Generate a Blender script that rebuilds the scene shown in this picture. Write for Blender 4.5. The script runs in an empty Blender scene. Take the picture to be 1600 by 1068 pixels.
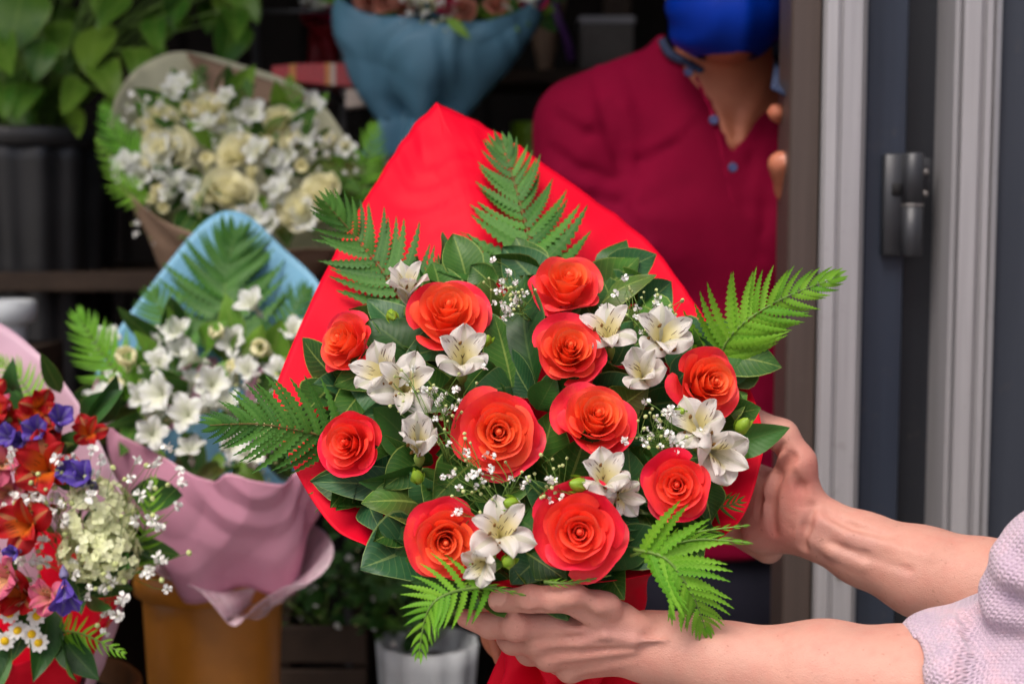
import bpy, math, random
import numpy as np
from mathutils import Vector, Matrix, Quaternion

# ---------------------------------------------------------------- camera, sky, sun, exposure
scene = bpy.context.scene
COL = scene.collection
FPX = 2222.2                      # focal length in photo pixels (1600 px wide, 50 mm on 36 mm)
CAMZ, PITCH = 1.30, math.radians(5.0)
cd = bpy.data.cameras.new("camera"); cam = bpy.data.objects.new("camera", cd); COL.objects.link(cam)
cam.location = (0, 0, CAMZ); cam.rotation_euler = (math.radians(90) - PITCH, 0, 0)
cd.lens = 50; cd.sensor_width = 36; cd.clip_start = 0.05; cd.clip_end = 400
cd.dof.use_dof = True; cd.dof.focus_distance = 1.06; cd.dof.aperture_fstop = 4.4; cd.dof.aperture_blades = 9
scene.camera = cam

world = bpy.data.worlds.new("World"); scene.world = world; world.use_nodes = True
wn = world.node_tree; wn.nodes.clear()
wo = wn.nodes.new("ShaderNodeOutputWorld"); wb = wn.nodes.new("ShaderNodeBackground"); ws = wn.nodes.new("ShaderNodeTexSky")
ws.sky_type = 'NISHITA'; ws.sun_disc = False
SUN_EL, SUN_AZ = math.radians(58), math.radians(212)     # azimuth from +Y, clockwise seen from above
ws.sun_elevation = SUN_EL; ws.sun_rotation = SUN_AZ
ws.air_density = 0.7; ws.dust_density = 6.0; ws.ozone_density = 0.3; ws.altitude = 0
wb.inputs["Strength"].default_value = 0.15
wn.links.new(ws.outputs[0], wb.inputs[0]); wn.links.new(wb.outputs[0], wo.inputs[0])
sd = bpy.data.lights.new("sun", 'SUN'); sun = bpy.data.objects.new("sun", sd); COL.objects.link(sun)
sd.energy = 1.5; sd.angle = math.radians(28); sd.color = (1.0, 0.955, 0.9)
sdir = Vector((math.sin(SUN_AZ) * math.cos(SUN_EL), math.cos(SUN_AZ) * math.cos(SUN_EL), math.sin(SUN_EL)))
sun.rotation_euler = sdir.to_track_quat('Z', 'Y').to_euler(); sun.location = (-1, -3, 5)

scene.view_settings.view_transform = 'Standard'; scene.view_settings.look = 'None'
scene.view_settings.gamma = 1.0; scene.view_settings.use_curve_mapping = False
scene.view_settings.exposure = 0.25
scene.render.engine = 'CYCLES'
scene.cycles.use_denoising = True
scene.cycles.max_bounces = 7; scene.cycles.diffuse_bounces = 4; scene.cycles.glossy_bounces = 3
scene.cycles.transmission_bounces = 4; scene.cycles.transparent_max_bounces = 6
scene.cycles.use_adaptive_sampling = True; scene.cycles.adaptive_threshold = 0.015
scene.cycles.sample_clamp_indirect = 6.0

# ---------------------------------------------------------------- helpers
rnd = random.Random(7)
CP, SP = math.cos(PITCH), math.sin(PITCH)
def P(px, py, d):
    """photo pixel at depth d (m along the lens axis) -> world point"""
    xc = (px - 800) / FPX * d; yc = -(py - 534) / FPX * d
    return Vector((xc, yc * SP + d * CP, CAMZ + yc * CP - d * SP))
def PA(lst): return np.array([P(*p) for p in lst])
RIGHT = Vector((1, 0, 0)); UP = Vector((0, SP, CP)); TOCAM = Vector((0, -CP, SP))
def lerp(a, b, t): return a + (b - a) * t
def sstep(a, b, x):
    t = np.clip((x - a) / (b - a), 0, 1); return t * t * (3 - 2 * t)
def srgb(r, g, b):
    f = lambda c: (c / 255 / 12.92) if c <= 10 else (((c / 255) + 0.055) / 1.055) ** 2.4
    return (f(r), f(g), f(b), 1.0)

WORLD = {}
def link(o, parent=None, M=None):
    COL.objects.link(o)
    M = M or Matrix.Identity(4)
    WORLD[o] = M
    if parent is not None:
        o.parent = parent; o.matrix_basis = WORLD[parent].inverted() @ M
    else:
        o.matrix_basis = M
    return o
def thing(name, label, cat, loc, group=None):
    o = bpy.data.objects.new(name, None); o.empty_display_size = 0.05
    link(o, None, Matrix.Translation(Vector(loc))); tag(o, label, cat, group)
    return o
def tag(o, label=None, cat=None, group=None, kind=None):
    if label: o["label"] = label
    if cat: o["category"] = cat
    if group: o["group"] = group
    if kind: o["kind"] = kind
    return o
def mesh_data(name, V, F, mat=None, attr=None, uv=None, smooth=True):
    me = bpy.data.meshes.new(name)
    V = np.asarray(V, dtype=np.float32).reshape(-1, 3)
    if isinstance(F, np.ndarray) and F.ndim == 2:
        n, k = F.shape
        me.vertices.add(len(V)); me.vertices.foreach_set("co", V.ravel())
        me.loops.add(n * k); me.loops.foreach_set("vertex_index", F.astype(np.int32).ravel())
        me.polygons.add(n); me.polygons.foreach_set("loop_start", np.arange(0, n * k, k, dtype=np.int32))
        me.update(calc_edges=True)
    else:
        me.from_pydata(V.tolist(), [], [list(map(int, f)) for f in F]); me.update()
    if attr is not None:
        for an, av in attr.items():
            av = np.asarray(av, dtype=np.float32)
            if av.ndim == 1: av = np.repeat(av[:, None], 3, 1)
            c = np.ones((len(V), 4), np.float32); c[:, :av.shape[1]] = av
            a = me.attributes.new(an, 'FLOAT_COLOR', 'POINT'); a.data.foreach_set("color", c.ravel())
    if uv is not None:
        uv = np.asarray(uv, np.float32)
        ul = me.uv_layers.new(name="UVMap")
        idx = np.empty(len(me.loops), np.int32); me.loops.foreach_get("vertex_index", idx)
        ul.data.foreach_set("uv", uv[idx].ravel())
    if smooth: me.polygons.foreach_set("use_smooth", np.ones(len(me.polygons), bool))
    if mat: me.materials.append(mat)
    return me
def mk(name, V, F, mat, parent=None, M=None, local=False, **kw):
    """mesh object; V in world coordinates unless local; M = object matrix (world)"""
    V = np.asarray(V, dtype=np.float64).reshape(-1, 3)
    if M is None:
        M = Matrix.Translation(WORLD[parent].translation) if parent is not None else Matrix.Translation(Vector(V.mean(0)))
    if not local:
        Mi = np.array(M.inverted()); V = V @ Mi[:3, :3].T + Mi[:3, 3]
    return link(bpy.data.objects.new(name, mesh_data(name, V, F, mat, **kw)), parent, M)
def inst(name, me, parent, M):
    return link(bpy.data.objects.new(name, me), parent, M)
class MB:
    """collects grids / tubes / boxes into one mesh"""
    def __init__(s): s.V = []; s.F = []; s.A = []; s.U = []; s.n = 0
    def add(s, V, F, a=None, uv=None):
        V = np.asarray(V, float).reshape(-1, 3)
        s.V.append(V); s.F += [[i + s.n for i in f] for f in F]; s.n += len(V)
        s.A.append(np.zeros((len(V), 3)) if a is None else np.asarray(a, float).reshape(len(V), 3))
        s.U.append(np.zeros((len(V), 2)) if uv is None else np.asarray(uv, float).reshape(len(V), 2))
        return s
    def grid(s, G, a=None, uv=None, closed=False):
        G = np.asarray(G, float); m, n = G.shape[:2]
        F = gridfaces(m, n, closed)
        return s.add(G.reshape(-1, 3), F, None if a is None else np.asarray(a).reshape(-1, 3), None if uv is None else np.asarray(uv).reshape(-1, 2))
    def tube(s, pts, r, k=6, cap=True, a=None):
        pts = np.asarray(pts, float); n = len(pts)
        r = np.broadcast_to(np.asarray(r, float), (n,))
        T = np.gradient(pts, axis=0); T /= np.linalg.norm(T, axis=1)[:, None] + 1e-12
        ref = np.array([0.31, 0.2, 0.93]); rings = []
        for i in range(n):
            x = np.cross(T[i], ref); 
            if np.linalg.norm(x) < .05: x = np.cross(T[i], [1, 0, 0])
            x /= np.linalg.norm(x); y = np.cross(T[i], x)
            an = np.arange(k) / k * 2 * np.pi
            rings.append(pts[i] + r[i] * (np.cos(an)[:, None] * x + np.sin(an)[:, None] * y))
        V = np.concatenate(rings)
        F = [(i * k + j, i * k + (j + 1) % k, (i + 1) * k + (j + 1) % k, (i + 1) * k + j) for i in range(n - 1) for j in range(k)]
        if cap and k > 2: F += [tuple(range(k))[::-1], tuple((n - 1) * k + j for j in range(k))]
        return s.add(V, F, None if a is None else np.tile(a, (len(V), 1)))
    def box(s, c, h, R=None, bev=0.0):
        c = np.asarray(c, float); h = np.asarray(h, float)
        if bev <= 0:
            V = np.array([[x, y, z] for x in (-1, 1) for y in (-1, 1) for z in (-1, 1)], float) * h
            F = [(0, 1, 3, 2), (4, 6, 7, 5), (0, 4, 5, 1), (2, 3, 7, 6), (0, 2, 6, 4), (1, 5, 7, 3)]
        else:
            V = []; F = []
            rings = [(-1, 1 - bev / h[0], 1 - bev / h[1]), (-1 + bev / h[2], 1, 1), (1 - bev / h[2], 1, 1), (1, 1 - bev / h[0], 1 - bev / h[1])]
            for z, ax, ay in rings:
                bx, by = ax - bev / h[0], ay - bev / h[1]
                V += [(ax, -by, z), (ax, by, z), (bx, ay, z), (-bx, ay, z), (-ax, by, z), (-ax, -by, z), (-bx, -ay, z), (bx, -ay, z)]
            V = np.array(V) * h
            for i in range(3): F += [(i * 8 + j, i * 8 + (j + 1) % 8, i * 8 + 8 + (j + 1) % 8, i * 8 + 8 + j) for j in range(8)]
            F += [tuple(range(8))[::-1], tuple(range(24, 32))]
        if R is not None: V = V @ np.array(R).T
        return s.add(V + c, F)
    def lathe(s, c, prof, k=32, axis=(0, 0, 1), rib=None):
        c = np.asarray(c, float); az = Vector(axis).normalized(); ax = az.orthogonal().normalized(); ay = az.cross(ax)
        ax, ay, az = map(np.array, (ax, ay, az)); an = np.arange(k) / k * 2 * np.pi
        G = []
        for r, z in prof:
            rr = r * (1 + (rib(an) if rib else 0))
            G.append(c + np.outer(rr * np.cos(an), ax) + np.outer(rr * np.sin(an), ay) + z * az)
        return s.grid(np.array(G), closed=True)
    def build(s, name, mat, parent=None, M=None, local=False, attr=None, smooth=True):
        V = np.concatenate(s.V)
        return mk(name, V, s.F, mat, parent, M, local, attr={attr: np.concatenate(s.A)} if attr else None, uv=np.concatenate(s.U), smooth=smooth)
    def data(s, name, mat, attr=None, smooth=True):
        return mesh_data(name, np.concatenate(s.V), s.F, mat, attr={attr: np.concatenate(s.A)} if attr else None, uv=np.concatenate(s.U), smooth=smooth)
def gridfaces(m, n, closed=False):
    F = []
    for i in range(m - 1):
        for j in range(n if closed else n - 1):
            j2 = (j + 1) % n
            F.append((i * n + j, i * n + j2, (i + 1) * n + j2, (i + 1) * n + j))
    return F
def catmull(pts, n, closed=False):
    pts = np.asarray(pts, float); m = len(pts)
    out = []
    segs = m if closed else m - 1
    for k in range(n):
        t = k / n * segs if closed else k / (n - 1) * segs
        i = min(int(t), segs - 1); f = t - i
        g = (lambda j: pts[j % m]) if closed else (lambda j: pts[max(0, min(m - 1, j))])
        p0, p1, p2, p3 = g(i - 1), g(i), g(i + 1), g(i + 2)
        out.append(0.5 * (2 * p1 + (p2 - p0) * f + (2 * p0 - 5 * p1 + 4 * p2 - p3) * f * f + (3 * p1 - p0 - 3 * p2 + p3) * f ** 3))
    return np.array(out)
def vnoise(X, seed=0, octaves=2):
    """smooth pseudo-noise from sines, X (...,3) -> (...)"""
    r = np.random.RandomState(seed); o = 0; amp = 1
    for k in range(octaves):
        for j in range(4):
            w = r.normal(size=3) * (1.0 * 2 ** k); ph = r.rand() * 6.28
            o = o + amp * np.sin(X @ w + ph) * .35
        amp *= .5
    return o
def frame(z, up=UP, loc=(0, 0, 0), s=1.0):
    """matrix with local +Z = z, local +Y near up"""
    z = Vector(z).normalized(); x = Vector(up).cross(z)
    if x.length < 1e-4: x = z.orthogonal()
    x.normalize(); y = z.cross(x)
    M = Matrix((x, y, z)).transposed().to_4x4()
    return Matrix.Translation(Vector(loc)) @ M @ Matrix.Scale(s, 4)

# ---------------------------------------------------------------- materials
def nodemat(name):
    m = bpy.data.materials.new(name); m.use_nodes = True; nt = m.node_tree; nt.nodes.clear()
    out = nt.nodes.new("ShaderNodeOutputMaterial")
    class N:
        pass
    N.m, N.nt, N.out = m, nt, out
    def new(t, **kw):
        n = nt.nodes.new("ShaderNode" + t)
        for k, v in kw.items():
            if hasattr(n, k) and k not in ("inputs",): setattr(n, k, v)
        return n
    def lk(a, b): nt.links.new(a, b)
    def ramp(fac, stops, interp='LINEAR'):
        r = new("ValToRGB"); r.color_ramp.interpolation = interp
        while len(r.color_ramp.elements) < len(stops): r.color_ramp.elements.new(0.5)
        for e, (p, c) in zip(r.color_ramp.elements, stops):
            e.position = p; e.color = c if len(c) == 4 else (*c, 1)
        lk(fac, r.inputs[0]); return r.outputs[0]
    def math_(op, a, b=None, c=None):
        n = new("Math", operation=op)
        for i, x in enumerate((a, b, c)):
            if x is None: continue
            if isinstance(x, (int, float)): n.inputs[i].default_value = x
            else: lk(x, n.inputs[i])
        return n.outputs[0]
    def mix(fac, a, b, blend='MIX'):
        n = new("Mix", data_type='RGBA', blend_type=blend)
        for i, x in ((0, fac), (6, a), (7, b)):
            if isinstance(x, (int, float)): n.inputs[i].default_value = x
            elif isinstance(x, tuple): n.inputs[i].default_value = x if len(x) == 4 else (*x, 1)
            else: lk(x, n.inputs[i])
        return n.outputs[2]
    def noise(scale, detail=3, rough=.5, vec=None, dist=0):
        n = new("TexNoise"); n.inputs["Scale"].default_value = scale; n.inputs["Detail"].default_value = detail
        n.inputs["Roughness"].default_value = rough; n.inputs["Distortion"].default_value = dist
        if vec is not None: lk(vec, n.inputs["Vector"])
        return n.outputs["Fac"]
    def coord(which="Object"): return new("TexCoord").outputs[which]
    def mapping(vec, scale=(1, 1, 1), rot=(0, 0, 0), loc=(0, 0, 0)):
        n = new("Mapping"); n.inputs["Scale"].default_value = scale; n.inputs["Rotation"].default_value = rot; n.inputs["Location"].default_value = loc
        lk(vec, n.inputs["Vector"]); return n.outputs[0]
    def attr(nm): 
        n = new("Attribute"); n.attribute_name = nm; return n
    def sep(c):
        n = new("SeparateColor"); lk(c, n.inputs[0]); return n.outputs
    def sepv(v):
        n = new("SeparateXYZ"); lk(v, n.inputs[0]); return n.outputs
    def orand(): return new("ObjectInfo").outputs["Random"]
    def bump(h, strength=.3, dist=.002, normal=None):
        n = new("Bump"); n.inputs["Strength"].default_value = strength; n.inputs["Distance"].default_value = dist
        lk(h, n.inputs["Height"])
        if normal is not None: lk(normal, n.inputs["Normal"])
        return n.outputs[0]
    def bsdf(base, rough=.5, spec=.5, normal=None, metal=0, sss=0, sssr=(1, .35, .2), ssscale=.004, sheen=0, coat=0, trans=0, transcol=None, alpha=None):
        b = new("BsdfPrincipled")
        for k, x in (("Base Color", base), ("Roughness", rough), ("Specular IOR Level", spec), ("Metallic", metal), ("Sheen Weight", sheen), ("Coat Weight", coat)):
            if isinstance(x, (int, float)): b.inputs[k].default_value = x
            elif isinstance(x, tuple): b.inputs[k].default_value = x if len(x) == 4 else (*x, 1)
            else: lk(x, b.inputs[k])
        if sss:
            b.inputs["Subsurface Weight"].default_value = sss; b.inputs["Subsurface Radius"].default_value = sssr; b.inputs["Subsurface Scale"].default_value = ssscale
        if normal is not None: lk(normal, b.inputs["Normal"])
        sh = b.outputs[0]
        if trans:
            t = new("BsdfTranslucent"); tc = transcol if transcol is not None else base
            if isinstance(tc, tuple): t.inputs[0].default_value = tc if len(tc) == 4 else (*tc, 1)
            else: lk(tc, t.inputs[0])
            if normal is not None: lk(normal, t.inputs["Normal"])
            mx = new("MixShader"); mx.inputs[0].default_value = trans
            lk(sh, mx.inputs[1]); lk(t.outputs[0], mx.inputs[2]); sh = mx.outputs[0]
        if alpha is not None:
            tp = new("BsdfTransparent"); mx = new("MixShader")
            if isinstance(alpha, (int, float)): mx.inputs[0].default_value = alpha
            else: lk(alpha, mx.inputs[0])
            lk(tp.outputs[0], mx.inputs[1]); lk(sh, mx.inputs[2]); sh = mx.outputs[0]
        lk(sh, out.inputs["Surface"]); return b
    for k, v in dict(new=new, lk=lk, ramp=ramp, math=math_, mix=mix, noise=noise, coord=coord, mapping=mapping, attr=attr, sep=sep, sepv=sepv, orand=orand, bump=bump, bsdf=bsdf).items(): setattr(N, k, staticmethod(v))
    return N
def plain(name, col, rough=.5, spec=.4, var=.15, nscale=20, bump=.15, bscale=60, bdist=.001, metal=0, trans=0, sheen=0, coat=0):
    """solid colour with uneven tone, and fine relief"""
    N = nodemat(name); co = N.coord()
    n1 = N.noise(nscale, 4, .55, co); dark = tuple(c * (1 - var) for c in col[:3]) + (1,); lite = tuple(min(1, c * (1 + var)) for c in col[:3]) + (1,)
    c = N.ramp(n1, [(.3, dark), (.7, lite)])
    rr = N.math('ADD', N.math('MULTIPLY', n1, .2), rough - .1)
    nb = N.bump(N.noise(bscale, 3, .6, co), bump, bdist) if bump else None
    N.bsdf(c, rr, spec, nb, metal, trans=trans, sheen=sheen, coat=coat)
    return N.m
# ---------------------------------------------------------------- plant materials
def mat_rose(name, inner, outer, deep, trans=.2, rimc=None):
    rimc = rimc or tuple(min(1, x * 1.0 + .06) for x in outer[:3]) + (1,)
    N = nodemat(name); a = N.sep(N.attr("pc").outputs["Color"])      # r = petal age (0 heart .. 1 outside), g = height, b = |across|
    n = N.noise(3, 4, .6, N.mapping(N.coord(), (1, 1, .5)))
    f = N.math('ADD', N.math('MULTIPLY', a[0], .95), N.math('MULTIPLY', N.math('SUBTRACT', n, .5), .5))
    f = N.math('ADD', f, N.math('MULTIPLY', N.math('SUBTRACT', N.orand(), .5), .22))
    c = N.ramp(f, [(.05, inner), (.45, inner), (.95, outer)])
    edge = N.math('MULTIPLY', N.math('SMOOTH_MIN', N.math('SUBTRACT', N.math('POWER', a[1], 14.0), 0.0), 1.0, .1), .35)
    c = N.mix(edge, c, rimc)
    c = N.mix(N.math('MULTIPLY', N.math('SUBTRACT', 1.0, a[1]), .6), c, deep)      # pigment deepens to the claw
    vein = N.noise(26, 3, .6, N.mapping(N.coord(), (1, 1, .15)))
    fine = N.math('ADD', N.math('MULTIPLY', vein, .35), N.math('MULTIPLY', N.noise(5, 3, .5, N.coord()), 1.2))
    N.bsdf(c, .44, .36, N.bump(fine, .3, .0014), trans=trans)
    return N.m
M_ROSE = mat_rose("rose_coral", srgb(255, 122, 68), srgb(250, 48, 80), srgb(250, 80, 36))
M_ROSE2 = mat_rose("rose_scarlet", srgb(255, 98, 66), srgb(250, 36, 78), srgb(244, 56, 36))
M_CREAM = mat_rose("rose_cream", srgb(255, 252, 224), srgb(255, 250, 216), srgb(252, 248, 200), .4)

def mat_leaf(name, c1, c2, edge, rough=.44, trans=.12, spec=.32, brown=None):
    N = nodemat(name); a = N.sep(N.attr("pc").outputs["Color"])      # r = along, g = |across|
    co = N.coord()
    f = N.math('ADD', N.math('MULTIPLY', N.noise(35, 4, .6, co), .7), N.math('MULTIPLY', N.orand(), .5))
    c = N.ramp(f, [(.3, c1), (.8, c2)])
    if brown: c = N.mix(N.math('MULTIPLY', N.math('GREATER_THAN', N.orand(), .8), N.ramp(N.noise(22, 3, .5, co), [(.35, (0, 0, 0)), (.65, (.8, .8, .8))])), c, brown)
    rib = N.math('LESS_THAN', a[1], .045)
    c = N.mix(N.math('MULTIPLY', rib, .45), c, edge)
    c = N.mix(N.math('MULTIPLY', N.math('GREATER_THAN', a[1], .945), .55), c, edge)
    # side veins
    vv = N.math('SINE', N.math('MULTIPLY', N.math('SUBTRACT', N.math('MULTIPLY', a[0], 1.0), N.math('MULTIPLY', a[1], .22)), 75.0))
    h = N.math('ADD', N.math('MULTIPLY', vv, .12), N.noise(120, 4, .6, co))
    c = N.mix(N.math('MULTIPLY', N.math('GREATER_THAN', vv, .93), .16), c, edge)
    r = N.math('ADD', N.math('MULTIPLY', N.noise(60, 2, .5, co), .25), rough - .1)
    N.bsdf(c, r, spec, N.bump(h, .3, .0009), trans=trans, transcol=c2)
    return N.m
M_LEAF = mat_leaf("leaf_glossy", srgb(32, 70, 26), srgb(70, 116, 42), srgb(158, 178, 88), brown=srgb(84, 60, 34))
M_LEAFB = mat_leaf("leaf_bluish", srgb(34, 76, 46), srgb(58, 108, 60), srgb(140, 165, 95))
M_LEAFL = mat_leaf("leaf_light", srgb(70, 122, 34), srgb(120, 165, 56), srgb(170, 190, 100), trans=.25)
M_LEAFD = mat_leaf("leaf_dark", srgb(30, 68, 30), srgb(58, 104, 42), srgb(90, 120, 60))
M_HOUSE = mat_leaf("leaf_houseplant", srgb(62, 118, 38), srgb(122, 160, 56), srgb(150, 180, 84), rough=.32, trans=.22, spec=.5)
M_FERN = mat_leaf("fern_deep", srgb(40, 92, 30), srgb(74, 128, 44), srgb(110, 145, 60), rough=.5, trans=.18)
M_FERNL = mat_leaf("fern_bright", srgb(78, 148, 24), srgb(128, 186, 48), srgb(150, 195, 80), rough=.5, trans=.32)
M_STEM = plain("green_stem", srgb(96, 128, 52), .5, .4, .2)
M_STEMB = plain("fern_stem", srgb(110, 96, 50), .6, .3, .2)
M_BUD = plain("green_bud", srgb(136, 170, 48), .45, .4, .25, nscale=90, trans=.15)
def mat_tepal(name, base, tint, throat, dash, amount=1.0, trans=.25, rough=.5):
    N = nodemat(name); a = N.sep(N.attr("pc").outputs["Color"])      # r = along, g = |across|, b = spotted petal
    n = N.noise(70, 4, .6, N.coord())
    c = N.mix(N.ramp(n, [(.42, (0, 0, 0)), (.8, (.8, .8, .8))]), base, tint)
    mid = N.math('MULTIPLY', a[2], N.ramp(a[0], [(.2, (1, 1, 1)), (.55, (.8, .8, .8)), (.8, (0, 0, 0))]))
    c = N.mix(N.math('MULTIPLY', mid, .85), c, throat)
    v = N.new("TexVoronoi"); v.inputs["Scale"].default_value = 1.0; v.inputs["Randomness"].default_value = .75
    N.lk(N.mapping(N.coord("UV"), (10, 5.5, 1)), v.inputs["Vector"])
    s = N.math('LESS_THAN', v.outputs["Distance"], .3)
    zone = N.ramp(a[0], [(.30, (0, 0, 0)), (.36, (1, 1, 1)), (.82, (1, 1, 1)), (.9, (0, 0, 0))])
    c = N.mix(N.math('MULTIPLY', N.math('MULTIPLY', s, zone), N.math('MULTIPLY', a[2], .9 * amount)), c, dash)
    strip = N.math('MULTIPLY', N.math('LESS_THAN', a[1], .18), N.math('SUBTRACT', 1.0, a[2]))
    c = N.mix(N.math('MULTIPLY', strip, .3), c, srgb(170, 180, 110))
    streak = N.noise(30, 3, .6, N.mapping(N.coord("UV"), (10, 1.2, 1)))
    N.bsdf(c, rough, .35, N.bump(streak, .45, .0012), trans=trans)
    return N.m
M_ALW = mat_tepal("alstroemeria_white", srgb(232, 230, 224), srgb(222, 206, 202), srgb(236, 222, 128), srgb(84, 34, 22), trans=.34)
M_ALR = mat_tepal("alstroemeria_red", srgb(178, 4, 18), srgb(190, 8, 16), srgb(222, 120, 20), srgb(70, 8, 8))
M_ALP = mat_tepal("alstroemeria_pink", srgb(214, 92, 128), srgb(226, 140, 160), srgb(232, 190, 120), srgb(110, 20, 50))
M_WHITEP = mat_tepal("petal_white", srgb(236, 238, 236), srgb(220, 226, 214), srgb(225, 230, 160), srgb(200, 200, 160), .2)
M_PURP = mat_tepal("petal_violet", srgb(96, 72, 176), srgb(120, 96, 200), srgb(90, 60, 150), srgb(60, 40, 120), .3)
M_GYPS = plain("gypsophila_white", srgb(240, 240, 236), .6, .3, .08, trans=.15)
M_GYPB = plain("gypsophila_bud", srgb(206, 214, 160), .6, .3, .15)
M_POLLEN = plain("anther_brown", srgb(128, 96, 40), .7, .2, .3)
M_YEL = plain("yellow_heart", srgb(232, 190, 30), .7, .2, .2)
M_HYD = mat_tepal("hydrangea_green", srgb(232, 236, 196), srgb(210, 220, 150), srgb(214, 222, 150), srgb(180, 190, 100), .0)

# ---------------------------------------------------------------- flower builders
def bez(P0, P1, P2, P3, v):
    w = 1 - v; return w**3 * P0 + 3 * w * w * v * P1 + 3 * w * v * v * P2 + v**3 * P3
def rose_petal(t, th, rs, nu=17, nv=12, openness=1.0):
    """one petal of a unit-radius rose, axis +Z; returns grid and attributes"""
    u = np.linspace(-1, 1, nu)[None, :]; v = np.linspace(0, 1, nv)[:, None] ** .8
    o = max(0, (t - .55) / .45)                                   # how much this is a loose outside petal
    half = lerp(1.75, .98, t ** .7) * rs.uniform(.92, 1.1) * (1 + .12 * o)
    rho = (.06 + .84 * t ** 1.25) * openness + o * rs.uniform(-.05, .08)
    zr = lerp(.58, .66, min(1, t * 2.5)) if t < .4 else lerp(.66, .16, ((t - .4) / .6) ** 1.2)
    zr += rs.uniform(-.03, .03) + o * rs.uniform(-.10, .12)
    lean = rs.uniform(.75, 1.25)
    tipdrop = lerp(.10, .26, t)
    vv = v * (1 - tipdrop * np.abs(u) ** 2.4)
    rho_u = rho * (1 - .03 * u)
    body = rho_u - lerp(.03, .20, t) * lean                      # nested body, the rim leans out of it
    r = bez(.06, .62 * rho + .02, body, rho_u, vv)
    z = bez(-.55, -.25, zr - lerp(.14, .30, t), zr, vv)
    # outward roll of the rim: stronger at the shoulders, so that outer petals come to a point
    roll = sstep(.60, 1.0, vv) * lerp(.01, .24, t ** 1.2) * (.18 + 1.0 * np.abs(u) ** 1.4) * rs.uniform(.6, 1.4)
    r = r + roll * .75; z = z - roll * lerp(.15, .95, t)
    r = r - sstep(.8, 1, vv) * np.exp(-(u / .22) ** 2) * .02 * t; z = z + sstep(.8, 1, vv) * np.exp(-(u / .25) ** 2) * .06 * t
    ph = rs.uniform(0, 6.28)
    wav = lerp(.003, .045, t) * sstep(.4, 1, vv) * np.sin(u * rs.uniform(2.5, 4.5) + ph) + lerp(.002, .013, t) * sstep(.85, 1, vv) * np.sin(u * 10 + ph * 2)
    z = z + wav; r = r - wav * .35
    r = r + lerp(.0, .024, t) * np.sin(u * 2.0 + ph) * np.sin(vv * 3.6 + ph * 1.7) * vv
    wid = .40 + .60 * np.sin(np.clip(vv * 1.25, 0, 1) * np.pi / 2)
    ang = th + u * half * wid
    G = np.stack([r * np.cos(ang), r * np.sin(ang), z + 0 * u], -1)
    A = np.stack([np.full_like(r, t), vv + 0 * u, np.abs(u) + 0 * v], -1)
    return G, A
ROSE_HEART = 4
def rose_variant(seed, mat, spread=1.0):
    rs = np.random.RandomState(seed); hearts = MB(); petals = []
    ROSE_N = 19 + seed % 4
    th = rs.rand() * 6.28
    for i in range(ROSE_N):
        t = i / (ROSE_N - 1)
        G, A = rose_petal(t, th, rs)
        th += 2.4 + rs.normal() * .10
        if i < ROSE_HEART: hearts.grid(G, A)
        else: petals.append(MB().grid(G, A).data("petal", mat, "pc"))
    hearts.lathe((0, 0, 0), [(.05, .0), (.075, .3), (.066, .50), (.036, .61), (.002, .63)], 9); hearts.A[-1][:] = (0, .9, .5)
    # calyx below
    hearts.lathe((0, 0, 0), [(.03, -.95), (.1, -.8), (.2, -.66), (.24, -.55), (.1, -.45)], 10)
    hearts.A[-1][:] = (1, 1, 0)
    return hearts.data("rose", mat, "pc"), petals
def place_rose(var, parent, loc, axis, radius, spin=0, name="rose", squash=1.0):
    M = frame(axis, UP, loc) @ Matrix.Rotation(spin, 4, 'Z') @ Matrix.Diagonal((radius, radius, radius * squash, 1))
    o = inst(name, var[0], parent, M)
    for me in var[1]: inst("petal", me, o, M)
    return o
def joined_rose(seed, mat, n=20):
    rs = np.random.RandomState(seed); b = MB(); th = 0
    for i in range(n):
        G, A = rose_petal(i / (n - 1), th, rs, 9, 7); th += 2.4 + rs.normal() * .15; b.grid(G, A)
    return b.data("rose", mat, "pc")

def tepal(L, W, flare, cup, rs, spotted, nu=9, nv=17, ruffle=.04, point=1.0):
    """petal leaving the axis +Z and flaring towards +X; unit flower"""
    v = np.linspace(0, 1, nv)[:, None]; u = np.linspace(-1, 1, nu)[None, :]
    ang = flare * v ** 1.2                                   # angle from the axis
    x = np.cumsum(np.sin(ang), 0) * L / nv; z = np.cumsum(np.cos(ang), 0) * L / nv
    w = W * (.14 + .86 * np.sin(v ** 1.3 * np.pi * .90) ** .8)
    w = w * np.sqrt(np.clip(1 - np.clip((v - .80) / .202, 0, 1) ** 2.2, .0009, 1))
    y = u * w
    lift = cup * (u ** 2) * w + ruffle * np.sin(u * 4 + rs.rand() * 6) * v ** 2 * rs.choice([-1, 1])
    X = x - lift * np.cos(ang) * .8; Z = z + lift * np.sin(ang)
    G = np.stack([X + 0 * u, y + 0 * v, Z + 0 * u], -1)
    A = np.stack([v + 0 * u, np.abs(u) + 0 * v, np.full_like(G[..., 0], spotted)], -1)
    U = np.stack([y / max(W, .01) * .6 + rs.rand() * 3, v * .62 + 0 * u + rs.rand() * 3], -1)
    return G, A, U
def rotz(G, a):
    c, s = math.cos(a), math.sin(a); R = np.array([[c, -s, 0], [s, c, 0], [0, 0, 1]]); return G @ R.T
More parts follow.
